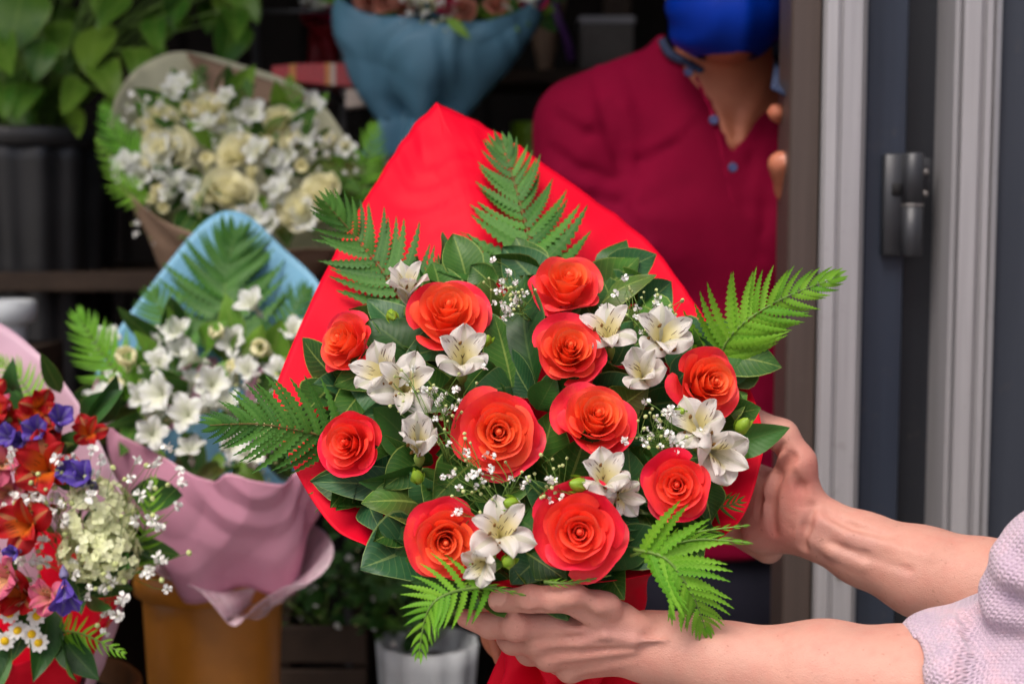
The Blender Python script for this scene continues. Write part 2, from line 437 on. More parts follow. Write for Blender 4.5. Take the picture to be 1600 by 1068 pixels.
def alstro_variant(seed, mat, open_=1.0):
    rs = np.random.RandomState(seed); pet = []
    for k in range(3):
        G, A, U = tepal(1.36, .36, 1.62 * open_ * rs.uniform(.7, 1.2), -.22, rs, 0.0, ruffle=.10)
        pet.append(MB().grid(rotz(G, k * 2.094 + math.pi / 2 + rs.normal() * .1), A, U).data("petal", mat, "pc"))
    for k in range(3):
        G, A, U = tepal(1.42, .23, 1.25 * open_ * rs.uniform(.75, 1.2), .30, rs, .3 if k == 1 else 1.0, ruffle=.06)
        pet.append(MB().grid(rotz(G, k * 2.094 + math.pi / 2 + 1.047 + rs.normal() * .1), A, U).data("petal", mat, "pc"))
    core = MB()
    for k in range(6):
        a = k * 1.05 + rs.normal() * .2; e = .22 + rs.rand() * .2; h = .65 + rs.rand() * .3
        pts = [(0, 0, .05), (e * .4 * math.cos(a), e * .4 * math.sin(a), h * .5), (e * math.cos(a), e * math.sin(a) - .05, h)]
        core.tube(catmull(pts, 6), .016, 4, a=(0.1, .5, .3))
        core.tube([np.array(pts[2]) - (0.03, 0, .05), np.array(pts[2]), np.array(pts[2]) + (0.03, .02, .06)], [.02, .045, .02], 5, a=(.5, 0, 1))
    core.lathe((0, 0, 0), [(.02, -.5), (.05, -.42), (.12, -.2), (.13, -.05), (.07, .08)], 8); core.A[-1][:] = (.1, 0, 0)
    return core, pet
def mat_core():
    N = nodemat("alstroemeria_heart"); a = N.sep(N.attr("pc").outputs["Color"])
    c = N.mix(N.math('GREATER_THAN', a[2], .6), N.mix(N.math('GREATER_THAN', a[2], .2), srgb(140, 165, 80), srgb(225, 215, 180)), srgb(120, 84, 36))
    N.bsdf(c, .55, .3, N.bump(N.noise(300, 2, .5, N.coord()), .3, .0005)); return N.m
M_CORE = mat_core()
def place_alstro(var, parent, loc, axis, size, spin=0, name="alstroemeria"):
    M = frame(axis, UP, loc, size) @ Matrix.Rotation(spin, 4, 'Z')
    o = inst(name, var[0], parent, M)
    for me in var[1]: inst("petal", me, o, M)
    return o
def bell_mesh(seed, mat, n=5, L=1.25, flare=1.45, W=.27):
    rs = np.random.RandomState(seed); b = MB()
    for k in range(n):
        G, A, U = tepal(L, W, flare * rs.uniform(.75, 1.25), .12, rs, .35, 5, 9, ruffle=.08)
        b.grid(rotz(G, k * 6.283 / n + rs.normal() * .08), A, U)
    b.lathe((0, 0, 0), [(.02, -.35), (.1, -.15), (.15, 0), (.1, .1)], 7); b.A[-1][:] = (.4, 0, 0)
    return b.data("flower", mat, "pc")

def leaf_grid(base, tip, width, nrm, bend=.1, fold=.25, wav=.05, rs=None, nu=7, nv=11, shape=(.75, .85), twist=0.0):
    rs = rs or np.random.RandomState(1)
    base = np.array(base, float); tip = np.array(tip, float); nrm = np.array(nrm, float)
    d = tip - base; L = np.linalg.norm(d); d /= L
    nrm = nrm - d * (nrm @ d); nrm /= np.linalg.norm(nrm); side = np.cross(d, nrm)
    s = np.linspace(0, 1, nv)[:, None]; u = np.linspace(-1, 1, nu)[None, :]
    w = width * .5 * np.sin(np.pi * s ** shape[0]) ** shape[1]; w[-1] = width * .004; w[0] = width * .05
    mid = base + d * (L * s) + nrm * (bend * L * np.sin(np.pi * s ** .9))
    ph = rs.rand() * 6.28
    tw = twist * s
    off = fold * np.abs(u) * w - fold * .3 * w + wav * width * np.sin(s * 7 + ph + (u > 0) * 1.3) * np.abs(u) ** 2
    sx = u * w
    X = sx * np.cos(tw) - off * np.sin(tw); Y = sx * np.sin(tw) + off * np.cos(tw)
    G = mid[:, None, :] * 1.0 + X[..., None] * side + Y[..., None] * nrm
    A = np.stack([s + 0 * u, np.abs(u) + 0 * s, 0 * s + 0 * u], -1)
    return G, A
def put_leaf(parent, base, tip, width, nrm, mat, rs, name="leaf", **kw):
    G, A = leaf_grid(base, tip, width, nrm, rs=rs, **kw)
    return MB().grid(G, A).build(name, mat, parent, attr="pc", M=Matrix.Translation(Vector(base)))

def pinna_mesh(seed, mat, lobes=11, curve=.18):
    """fern leaflet of unit length along +X, lobed both sides"""
    rs = np.random.RandomState(seed); V = []; F = []; A = []
    n = lobes * 3 + 1
    for i in range(n):
        s = i / (n - 1); w = .100 * (1 - s ** 2.2) * (.75 + .25 * min(1, s * 6)) + .004
        lob = (0.48, 1.0, .84)[i % 3]
        w *= lob if i < n - 1 else .2
        y0 = curve * s * s; lean = .03 * (lob - .5) * (1 - s)
        zed = .02 * math.sin(s * 5 + seed) - .10 * s * s
        V += [(s + lean, y0 + w, zed - .12 * w), (s, y0, zed + .012), (s + lean, y0 - w, zed - .12 * w)]
        A += [(s, .9, 0), (s, 0, 0), (s, .9, 0)]
        if i: F += [(3 * i - 3, 3 * i - 2, 3 * i + 1, 3 * i), (3 * i - 2, 3 * i - 1, 3 * i + 2, 3 * i + 1)]
    return mesh_data("leaflet", V, F, mat, attr={"pc": np.array(A)})
def place_fern(parent, pts, lmax, nrm, pin, stem_mat, n=14, taper=(.85, .55), ang=1.15, start=.08, rs=None, left=1.0, right=1.0, joined=False, mat=None, droop=0.0):
    """pts: world points base->tip of the rachis; lmax: leaflet length (m)"""
    rs = rs or np.random.RandomState(3)
    C = catmull(pts, 24); nrm = Vector(nrm)
    M0 = Matrix.Translation(Vector(C[0]))
    st = MB().tube(C, np.linspace(.0014, .0004, 24), 5)
    o = st.build("fern_frond", stem_mat, parent, M=M0)
    jb = MB() if joined else None
    for i in range(n):
        s = start + (1 - start) * (i / n) ** .92
        k = s * 23; j = min(int(k), 22); p = Vector(C[j] + (C[j + 1] - C[j]) * (k - j)); d = Vector(C[j + 1] - C[j]).normalized()
        nn = (nrm - d * nrm.dot(d)).normalized(); side = d.cross(nn)
        ln = lmax * min(1, .72 + 1.6 * s) * (1 - s) ** taper[1] * taper[0] ** 0
        ln = max(ln, lmax * .07)
        for sg, wgt in ((1, right), (-1, left)):
            if wgt <= 0: continue
            a = lerp(ang, ang * .55, s ** 1.5) + rs.normal() * .06
            dirv = d * math.cos(a) + side * (sg * math.sin(a)) + nn * (rs.normal() * .08 - droop)
            dirv.normalize(); z = (nn + side * rs.normal() * .15 + d * rs.normal() * .1); z = (z - dirv * z.dot(dirv)).normalized(); y = z.cross(dirv)
            if y.dot(d) < 0: y = -y; z = -z if False else dirv.cross(y)
            L = ln * wgt * rs.uniform(.9, 1.07)
            M = Matrix((dirv * L, y * max(L, lmax * .5), z * L)).transposed().to_4x4(); M = Matrix.Translation(p) @ M
            me = pin[rs.randint(len(pin))]
            if joined:
                Va = np.array([v.co for v in me.vertices]); Mn = np.array(M)
                jb.add(Va @ Mn[:3, :3].T + Mn[:3, 3], [list(q.vertices) for q in me.polygons], np.stack([Va[:, 0], np.tile((.9, 0, .9), len(Va) // 3), 0 * Va[:, 0]], -1))
            else: inst("leaflet", me, o, M)
    if joined: jb.build("frond_blade", mat, o, M=M0, attr="pc")
    return o

def gyps(parent, pts, rs, spread=.03, n=12, stem_from=None, fl=.0030, name="gypsophila_spray", bud=.45):
    """baby's breath: stems branch from stem_from to small double flowers scattered about pts"""
    st, fw = MB(), MB(); root = np.array(stem_from)
    for c in pts:
        c = np.array(c); node = c + (root - c) * .35
        st.tube(catmull([root, (root + node) / 2 + rs.normal(size=3) * .004, node], 6), [.0006] * 6, 4)
        for k in range(n):
            e = c + rs.normal(size=3) * spread * np.array([1, .45, 1])
            m = (node * .5 + e * .5) + rs.normal(size=3) * .005
            st.tube(catmull([node, m, e], 5), .00032, 3, cap=False)
            big = rs.rand() > bud
            r = fl * (rs.uniform(.8, 1.25) if big else rs.uniform(.35, .55))
            if big:
                for q in range(11):
                    dv = rs.normal(size=3); dv /= np.linalg.norm(dv); sv = np.cross(dv, rs.normal(size=3)); sv /= np.linalg.norm(sv)
                    a0 = e + dv * r * .15; a1 = e + dv * r
                    fw.add([a0, (a0 + a1) / 2 + sv * r * .42, a1 + sv * .3 * r, a1 - sv * .3 * r, (a0 + a1) / 2 - sv * r * .42], [(0, 1, 2, 3, 4)], np.tile((.0, 0, 0), (5, 1)))
            else:
                b = MB().lathe(e, [(r * .3, -r), (r * .95, -.3 * r), (r * .95, .4 * r), (r * .3, r)], 6, rs.normal(size=3))
                fw.add(b.V[0], b.F + [(0, 1, 2, 3, 4, 5), (18, 19, 20, 21, 22, 23)], np.tile((1, 0, 0), (24, 1)))
    o = st.build(name, M_STEM, parent, M=Matrix.Translation(Vector(root)))
    f = fw.build("blossom_cloud", M_GYPF, o, M=Matrix.Translation(Vector(root)), attr="pc"); tag(f, kind="stuff")
    return o
def mat_gypf():
    N = nodemat("gypsophila_flower"); a = N.sep(N.attr("pc").outputs["Color"])
    c = N.mix(a[0], srgb(242, 242, 238), srgb(196, 206, 140))
    N.bsdf(c, .6, .25, N.bump(N.noise(400, 2, .5, N.coord()), .3, .0004), trans=.15); return N.m
M_GYPF = mat_gypf()
def bud(parent, loc, axis, r, mat=None, name="bud"):
    b = MB().lathe((0, 0, 0), [(.05, -1.3), (.4, -1.1), (.85, -.4), (.9, .2), (.6, .9), (.15, 1.4)], 9)
    for k in range(3):
        G, A = leaf_grid((0.3 * math.cos(k * 2.1), .3 * math.sin(k * 2.1), -1.2), (1.1 * math.cos(k * 2.1), 1.1 * math.sin(k * 2.1), 1.1), .9, (math.cos(k * 2.1), math.sin(k * 2.1), -.3), nu=3, nv=6)
        b.grid(G, A)
    return b.build(name, mat or M_BUD, parent, M=frame(axis, UP, loc, r), local=True)

# ---------------------------------------------------------------- paper wrap: a lofted sheet from the tie to a free rim
def wrap_sheet(name, rim, tie, tie_r, tie_axis, mat, parent, closed=True, nrow=44, ncol=200, pleats=11, crinkle=.004, belly=.25, seed=1, skirt=None, power=.8, thick=.0005, pleat_amp=.25, lip=0.0, fine=1.0, flatten=0.0):
    rim = catmull(rim, ncol, closed); tie = np.array(tie, float); n = len(rim)
    az = Vector(tie_axis).normalized(); c = rim.mean(0)
    # angle of each rim point about the tie axis
    ax = az.orthogonal().normalized(); ay = az.cross(ax); ax, ay, az = map(np.array, (ax, ay, az))
    th = np.unwrap(np.arctan2((rim - tie) @ ay, (rim - tie) @ ax))
    if closed:     # spread angles evenly enough round the ring
        sgn = np.sign(th[-1] - th[0]); base = th[0] + sgn * np.arange(n) / n * 2 * np.pi
        th = base + .5 * (th - base - (th - base).mean())
    ring = tie + tie_r * (1 + pleat_amp * np.sin(th * pleats))[:, None] * (np.cos(th)[:, None] * ax + np.sin(th)[:, None] * ay)
    rows = []
    dirs = rim - ring; L = np.linalg.norm(dirs, axis=1)
    def gsm(a_, sg):
        k_ = max(1, int(n * sg)); ke = np.exp(-.5 * (np.arange(-2 * k_, 2 * k_ + 1) / k_) ** 2); ke /= ke.sum()
        f_ = lambda c_: np.convolve(np.concatenate([c_[-2 * k_:], c_, c_[:2 * k_]]) if closed else np.pad(c_, 2 * k_, 'edge'), ke, 'valid')
        return f_(a_) if a_.ndim == 1 else np.stack([f_(a_[:, q]) for q in range(a_.shape[1])], 1)
    Ls = gsm(L, .05); rad_ = gsm(rim - tie - ((rim - tie) @ az)[:, None] * az, .05)
    ctrl = ring + az * (Ls * .45)[:, None] + rad_ * belly
    rs = np.random.RandomState(seed)
    for i in range(nrow):
        s = (i / (nrow - 1)) ** power
        p = (1 - s) ** 2 * ring + 2 * s * (1 - s) * ctrl + s * s * rim
        rows.append(p)
    G = np.array(rows)
    # normals and crinkles: creases that run along the sheet, plus crossing dents
    dU = np.gradient(G, axis=1); dV = np.gradient(G, axis=0); N_ = np.cross(dU, dV); N_ /= np.linalg.norm(N_, axis=2)[..., None] + 1e-9
    s = (np.arange(nrow) / (nrow - 1))[:, None]
    pl = np.sin(th * pleats)[None] * tie_r * pleat_amp * np.exp(-s * 5) * 1.5
    def crease(sc, sd):
        a = vnoise(G * sc, sd, 2); return np.abs(np.abs(a % 1 - .5) * 2 - .5) * 2 - .5
    cr = crinkle * (crease(6 * fine, seed) * .85 + crease(12 * fine, seed + 5) * .45 + vnoise(G * 9 * fine, seed + 9) * .3) * (.35 + .65 * s)
    if flatten:
        kw = int(ncol * flatten); ker = np.exp(-.5 * (np.arange(-2 * kw, 2 * kw + 1) / kw) ** 2); ker /= ker.sum()
        Gs = np.stack([np.apply_along_axis(lambda c_: np.convolve(np.concatenate([c_[-2 * kw:], c_, c_[:2 * kw]]) if closed else np.pad(c_, 2 * kw, 'edge'), ker, 'valid'), 1, G[..., q]) for q in range(3)], -1)
        wgt = (sstep(.2, .45, s) * (1 - sstep(.90, 1.0, s)))[..., None]
        G = G * (1 - wgt) + Gs * wgt
    G = G + N_ * (pl + cr)[..., None]
    if skirt:
        L2, r2, k2 = skirt; add = []
        for i in range(1, 14):
            q = i / 13
            rr = lerp(tie_r, r2, q ** .7) * (1 + lerp(pleat_amp, .30, q) * np.sin(th * pleats + .5 * np.sin(th * 2) + 1.2 * q) + .12 * np.sin(th * 5 + q * 2))
            add.append(tie - az * (L2 * q) + rr[:, None] * (np.cos(th)[:, None] * ax + np.sin(th)[:, None] * ay))
        G = np.concatenate([np.array(add[::-1]), G])
    m = MB().grid(G, closed=closed, uv=np.stack(np.meshgrid(np.linspace(0, 1, G.shape[1]), np.linspace(0, 1, G.shape[0])), -1))
    o = m.build(name, mat, parent, M=Matrix.Translation(Vector(tie)))
    if thick:
        so = o.modifiers.new("thickness", 'SOLIDIFY'); so.thickness = thick; so.offset = 0
    return o
def mat_wrap(name, col, rough=.42, spec=.45, trans=.12, var=.06, bump=.25, sheen=0):
    N = nodemat(name); co = N.coord()
    n = N.noise(14, 3, .5, co)
    c = N.ramp(n, [(.3, tuple(x * (1 - var) for x in col[:3])), (.7, tuple(min(1, x * (1 + var)) for x in col[:3]))])
    vo = N.new("TexVoronoi"); vo.feature = 'SMOOTH_F1'; vo.inputs["Scale"].default_value = 11; vo.inputs["Smoothness"].default_value = .08; N.lk(N.mapping(co, (1, 1, .6)), vo.inputs["Vector"])
    h = N.math('ADD', N.math('MULTIPLY', N.noise(9, 2, .4, co, .6), 1.2), N.math('MULTIPLY', N.noise(420, 2, .5, co), .08))
    h = N.math('ADD', h, N.math('MULTIPLY', vo.outputs["Distance"], 1.5))
    N.bsdf(c, N.math('ADD', N.math('MULTIPLY', N.noise(40, 3, .6, co), .16), rough - .08), spec, N.bump(h, bump, .004), trans=trans, sheen=sheen)
    return N.m
# ---------------------------------------------------------------- setting: pavement, shop shell, door
def X(px, d): return (px - 800) / FPX * d
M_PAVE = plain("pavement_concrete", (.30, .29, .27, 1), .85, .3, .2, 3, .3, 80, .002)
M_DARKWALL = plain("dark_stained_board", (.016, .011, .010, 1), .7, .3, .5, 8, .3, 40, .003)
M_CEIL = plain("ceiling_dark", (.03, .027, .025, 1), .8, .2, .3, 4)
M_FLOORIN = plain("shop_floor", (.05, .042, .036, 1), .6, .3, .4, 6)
M_FACADE = plain("facade_grey", (.16, .165, .175, 1), .6, .4, .12, 5, .2, 120, .001)
def mat_alu(name, col, metal, rough, dirt=.25, spec=.5):
    N = nodemat(name); co = N.coord()
    streak = N.noise(6, 5, .65, N.mapping(co, (18, 18, .35)))
    spots = N.ramp(N.noise(45, 4, .7, co), [(.62, (0, 0, 0)), (.74, (1, 1, 1))])
    c = N.ramp(streak, [(.3, tuple(x * (1 - dirt) for x in col[:3])), (.7, col)])
    c = N.mix(N.math('MULTIPLY', spots, .2), c, (.12, .10, .08, 1))
    N.bsdf(c, N.math('ADD', N.math('MULTIPLY', streak, .3), rough - .15), spec, N.bump(N.math('ADD', streak, N.noise(300, 2, .5, co)), .12, .0006), metal); return N.m
M_SILVER = mat_alu("anodised_silver", (.42, .412, .435, 1), .3, .46)
M_BRONZE = mat_alu("bronze_edge", (.088, .064, .056, 1), .2, .5)
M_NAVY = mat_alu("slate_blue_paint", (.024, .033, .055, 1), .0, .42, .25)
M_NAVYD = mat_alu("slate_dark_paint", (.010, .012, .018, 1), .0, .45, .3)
M_PANEL = mat_alu("grey_sheet_paint", (.040, .047, .064, 1), .0, .4, .14)
M_GASKET = plain("black_rubber", (.008, .008, .009, 1), .7, .3)
M_HINGE = mat_alu("hinge_graphite", (.045, .048, .056, 1), .3, .42, .3)
M_SCREW = mat_alu("bare_steel", (.42, .40, .38, 1), .8, .35, .3)
def slab(name, x0, x1, y0, y1, z0, z1, mat, parent=None, bev=.0, kind=None):
    o = MB().box(((x0 + x1) / 2, (y0 + y1) / 2, (z0 + z1) / 2), ((x1 - x0) / 2, (y1 - y0) / 2, (z1 - z0) / 2), None, bev).build(name, mat, parent, smooth=False)
    if kind: tag(o, kind=kind)
    return o
def extrude(name, poly, z0, z1, mat, parent):
    n = len(poly); V = [(x, y, z0) for x, y in poly] + [(x, y, z1) for x, y in poly]
    F = [(i, (i + 1) % n, n + (i + 1) % n, n + i) for i in range(n)] + [tuple(range(n))[::-1], tuple(range(n, 2 * n))]
    return mk(name, V, F, mat, parent, smooth=False)
g = MB().grid([[(-150, -150, -.004), (150, -150, -.004)], [(-150, 1.62, -.004), (150, 1.62, -.004)]]).build("pavement", M_PAVE); tag(g, kind="structure")
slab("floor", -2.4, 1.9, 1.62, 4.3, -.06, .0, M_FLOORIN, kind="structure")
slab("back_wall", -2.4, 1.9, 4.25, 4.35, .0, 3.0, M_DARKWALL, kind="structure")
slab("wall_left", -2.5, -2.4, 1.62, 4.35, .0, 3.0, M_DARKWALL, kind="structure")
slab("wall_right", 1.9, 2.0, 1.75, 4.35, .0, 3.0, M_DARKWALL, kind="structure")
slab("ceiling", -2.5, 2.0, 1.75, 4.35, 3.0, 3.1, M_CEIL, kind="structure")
slab("facade_wall", -9, 9, 1.62, 1.75, 2.60, 4.6, M_FACADE, kind="structure")
slab("facade_wall", -9, -2.4, 1.62, 1.75, .0, 2.60, M_FACADE, kind="structure")
slab("facade_wall", 1.12, 9, 1.62, 1.75, .0, 2.60, M_FACADE, kind="structure")
aw = thing("added_awning", "grey canvas added out of view over the shop front to shade the stall", "added_awning", (-.6, 1.62, 2.62))  # unseen canvas with bar and arms, added to cast shade on the stall
G = np.array([[(x, lerp(1.615, 1.22, v), lerp(2.94, 2.68, v) - .02 * math.sin(v * 3.1)) for x in np.linspace(-2.6, 2.4, 12)] for v in np.linspace(0, 1, 6)])
MB().grid(G).build("canvas", M_FACADE, aw).modifiers.new("t", 'SOLIDIFY').thickness = .003
MB().tube([(-2.6, 1.22, 2.672), (2.4, 1.22, 2.672)], .012, 10).build("front_bar", M_SILVER, aw)
for x in (-2.5, 2.3): MB().tube([(x, 1.23, 2.66), (x, 1.612, 2.55)], .010, 8).build("arm", M_SILVER, aw)
# slatted boards on the back wall
bw = bpy.data.objects["back_wall"]
for i in range(24):
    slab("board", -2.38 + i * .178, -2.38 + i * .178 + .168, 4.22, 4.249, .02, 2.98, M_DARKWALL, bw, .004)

# open shop door on the right: leaf edge, hinge post, fixed side panel
DR = 1.5
door = thing("shop_door", "open aluminium shop door leaf with dark bronze edge that a hand grips", "door", (X(1280, 1.52), 1.52, 0))
xa, xb, xc, xd = X(1231, 1.53), X(1277, 1.53), X(1283, 1.5), X(1351, 1.5)
extrude("edge_strip", [(xa, 1.535), (xa + .002, 1.531), (xb - .001, 1.531), (xb, 1.535), (xb, 1.60), (xa, 1.60)], .01, 2.58, M_BRONZE, door)
extrude("gasket", [(xb + .0005, 1.548), (xc + .004, 1.548), (xc + .004, 1.60), (xb + .0005, 1.60)], .01, 2.58, M_GASKET, door)
w = xd - xc
prof = [(xc, 1.512), (xc + .003, 1.506), (xc + w * .30, 1.504), (xc + w * .34, 1.510), (xc + w * .40, 1.510), (xc + w * .44, 1.505), (xc + w * .86, 1.505), (xc + w * .88, 1.512), (xc + w * .93, 1.512), (xc + w * .95, 1.507), (xd, 1.510), (xd, 1.60), (xc + .0045, 1.60), (xc + .0045, 1.515)]
extrude("frame_profile", prof, .01, 2.58, M_SILVER, door)
fr = thing("door_frame", "slate blue painted door post recess with the graphite hinge on it", "door frame", (X(1410, 1.56), 1.58, 0))
xe, xf, xg, xh = X(1352, 1.53) , X(1411, 1.545), X(1466, 1.56), X(1484, 1.52)
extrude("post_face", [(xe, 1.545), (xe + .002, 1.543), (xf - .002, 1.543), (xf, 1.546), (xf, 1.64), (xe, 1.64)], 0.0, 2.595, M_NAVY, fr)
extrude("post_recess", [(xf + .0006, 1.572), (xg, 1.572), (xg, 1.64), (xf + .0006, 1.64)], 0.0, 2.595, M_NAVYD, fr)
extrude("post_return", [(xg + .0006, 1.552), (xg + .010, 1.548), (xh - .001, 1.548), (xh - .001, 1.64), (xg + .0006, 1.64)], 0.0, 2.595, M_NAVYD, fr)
def zz(py, d): return P(800, py, d).z
hz0, hz1 = zz(400, 1.52), zz(240, 1.52); hm = (hz0 + hz1) / 2
h = MB().box(((X(1378, 1.53) + X(1412, 1.53)) / 2, 1.536, hm), ((X(1412, 1.53) - X(1378, 1.53)) / 2, .0065, (hz1 - hz0) / 2), None, .002).build("hinge_plate", M_HINGE, fr)
hx, hr = X(1427, 1.52), .0118
zs = zz(320, 1.52)
MB().lathe((hx, 1.532, 0), [(hr - .002, hz0), (hr, hz0 + .002), (hr, zs - .0015), (hr - .002, zs - .001)], 28).box((hx - .006, 1.537, (hz0 + zs) / 2), (.010, .005, (zs - hz0) / 2 - .001)).build("hinge_barrel", M_HINGE, fr)
MB().lathe((hx, 1.532, 0), [(hr - .002, zs + .001), (hr, zs + .0015), (hr, hz1 - .001), (hr - .003, hz1 + .001), (.001, hz1 + .001)], 28).build("hinge_barrel", M_HINGE, fr)
MB().lathe((hx, 1.532, 0), [(hr + .0006, zs - .0012), (hr + .0008, zs), (hr + .0006, zs + .0012)], 28).build("hinge_washer", M_SCREW, fr)
MB().box((X(1448, 1.52), 1.545, (hz1 + zs) / 2 + .004), (.008, .006, (hz1 - zs) / 2 - .008), None, .002).build("hinge_arm", M_HINGE, fr)
for z in (zs + .012, zs + .035):
    MB().lathe((X(1449, 1.52), 1.538, z), [(.0001, .0035), (.0022, .0034), (.0034, .0022), (.0036, 0)], 14, (0, -1, 0)).build("screw", M_SCREW, fr)
MB().box((X(1398, 1.53), 1.5335, zz(296, 1.53)), (.0055, .006, .0065), None, .001).build("hinge_notch", M_GASKET, fr)
MB().lathe((X(1323, 1.5), 1.5045, zz(912, 1.5)), [(.0001, .0012), (.0034, .001), (.0046, .0002), (.0046, -.003)], 16, (0, -1, 0)).build("screw", M_SCREW, door)
sp = thing("side_panel", "fixed grey sheet panel in a grooved silver frame beside the hinge", "panel", (X(1600, 1.5), 1.52, 0))
xi, xj = X(1486, 1.5), X(1556, 1.5); w = xj - xi
prof = [(xi, 1.508), (xi + w * .07, 1.503), (xi + w * .10, 1.511), (xi + w * .15, 1.511), (xi + w * .18, 1.503), (xi + w * .52, 1.501), (xi + w * .56, 1.508), (xi + w * .64, 1.508), (xi + w * .68, 1.503), (xi + w * .80, 1.503), (xi + w * .82, 1.510), (xi + w * .86, 1.510), (xi + w * .88, 1.502), (xj, 1.504), (xj, 1.62), (xi, 1.62)]
extrude("frame_profile", prof, .0, 2.595, M_SILVER, sp)
extrude("gasket", [(xj + .0004, 1.515), (xj + .004, 1.515), (xj + .004, 1.62), (xj + .0004, 1.62)], .0, 2.595, M_GASKET, sp)
extrude("sheet", [(xj + .0044, 1.519), (1.119, 1.519), (1.119, 1.62), (xj + .0044, 1.62)], .0, 2.595, M_PANEL, sp)
# ---------------------------------------------------------------- the red bouquet in the foreground
def D(px, py):
    """depth of the bouquet's domed face at a photo pixel"""
    x = (px - 835) / 360; y = (py - 655) / 270; r2 = x * x + y * y
    return 1.09 + .00034 * (650 - py) - .035 * (1 - min(1.6, r2)) 
def B(px, py, off=0.0): return P(px, py, D(px, py) + off)
def tilt(right, up):
    """axis leaning from the camera direction by degrees to the right and up"""
    a, b = math.radians(right), math.radians(up)
    v = TOCAM + RIGHT * math.tan(a) + UP * math.tan(b); return v.normalized()
TIE = P(885, 992, 1.13)
hero = thing("bouquet", "large bouquet of coral red roses and white alstroemeria wrapped in bright red paper", "bouquet", P(885, 1180, 1.16))

M_WRED = mat_wrap("wrap_red", srgb(216, 0, 38), .58, .14, .05, .05, .35)
rim = [(690, 166, 1.335), (683, 161, 1.335), (676, 167, 1.335), (625, 225, 1.322), (560, 330, 1.27), (500, 440, 1.215), (440, 580, 1.155), (428, 640, 1.135), (462, 742, 1.10), (522, 832, 1.065), (592, 868, 1.045),
       (655, 908, 1.035), (760, 918, 1.015), (900, 912, 1.01), (1030, 890, 1.03), (1110, 842, 1.05), (1160, 800, 1.075), (1186, 735, 1.10), (1192, 680, 1.12),
       (1172, 608, 1.15), (1125, 535, 1.19), (1082, 468, 1.225), (1020, 385, 1.265), (950, 325, 1.295), (820, 236, 1.325), (740, 190, 1.338)]
wrap_sheet("wrapping_paper", PA(rim), TIE, .036, UP * .9 + TOCAM * .25, M_WRED, hero, pleats=9, crinkle=.0060, belly=.16, seed=4, skirt=(.20, .085, 0), nrow=60, ncol=300, flatten=.05)
st = MB(); rs = np.random.RandomState(5)
for k in range(16):
    a = rs.rand() * 6.28; r0 = rs.rand() ** .5 * .022
    q = np.array(TIE) + r0 * np.array([math.cos(a), math.sin(a), 0])
    top = np.array(B(600 + rs.rand() * 480, 480 + rs.rand() * 380, .05))
    st.tube(catmull([np.array(TIE) + (q - np.array(TIE)) * 1.8 - np.array(UP) * .25, q, (q + top) / 2, top], 10), .0028, 6)
st.build("stems", M_STEM, hero)

# roses: pixel, width in px, lean right, lean up, scarlet?
ROSES = [(887, 446, 128, 4, 40, 0), (700, 491, 150, 6, 34, 0), (541, 534, 112, -34, 26, 0), (890, 548, 130, 3, 24, 0), (1106, 600, 132, 22, 14, 0),
         (546, 692, 122, -16, 10, 1), (779, 675, 158, 2, 6, 0), (932, 656, 142, 6, 30, 0), (1058, 758, 126, -8, 8, 1), (696, 845, 146, 4, 2, 0), (905, 831, 168, -2, 8, 1)]
VR = [[rose_variant(100 + i + 40 * j, (M_ROSE, M_ROSE2)[j]) for i in range(4)] for j in (0, 1)]
for i, (px, py, w, r, u, sc) in enumerate(ROSES):
    d = D(px, py) - .020; rad = w / FPX * d * .505
    ax = tilt(r, u)
    place_rose(VR[sc][i % 4], hero, P(px, py, d) - ax * rad * .15, ax, rad, spin=i * 1.7)

# white alstroemeria: pixel of the throat, size px (petal length), lean right, lean up, spin
ALS = [(636, 452, 52, 0, 55, .3, 0), (722, 566, 62, 2, 30, 0, 1), (600, 586, 58, -25, 25, .4, 2), (632, 606, 60, 8, 22, -.2, 1), (654, 694, 62, 2, 34, .1, 1),
       (950, 520, 54, -10, 40, .2, 2), (1034, 532, 60, 10, 30, 0, 1), (1004, 586, 54, -8, 25, 2.6, 0), (1092, 668, 58, -14, 34, .5, 2), (1113, 706, 66, 18, -4, 1.2, 1),
       (944, 752, 58, 0, 38, .2, 2), (976, 776, 42, 28, -8, 1.5, 0), (783, 832, 60, 8, 30, .2, 2), (752, 884, 44, -20, -10, 1.0, 0)]
VA = []
for i in range(7):
    core, pet = alstro_variant(20 + i * 3, M_ALW, (.66, .95, .82, 1.1, .75, 1.0, .5)[i]); VA.append((core.data("alstroemeria", M_CORE, "pc"), pet))
for j_, (px, py, L, r, u, sp, k) in enumerate(ALS):
    k = (j_ * 3 + k) % 7
    d = D(px, py) - .026
    place_alstro(VA[k], hero, P(px, py, d) - tilt(r, u) * .018, tilt(r, u), L * 1.12 / FPX * d, sp)

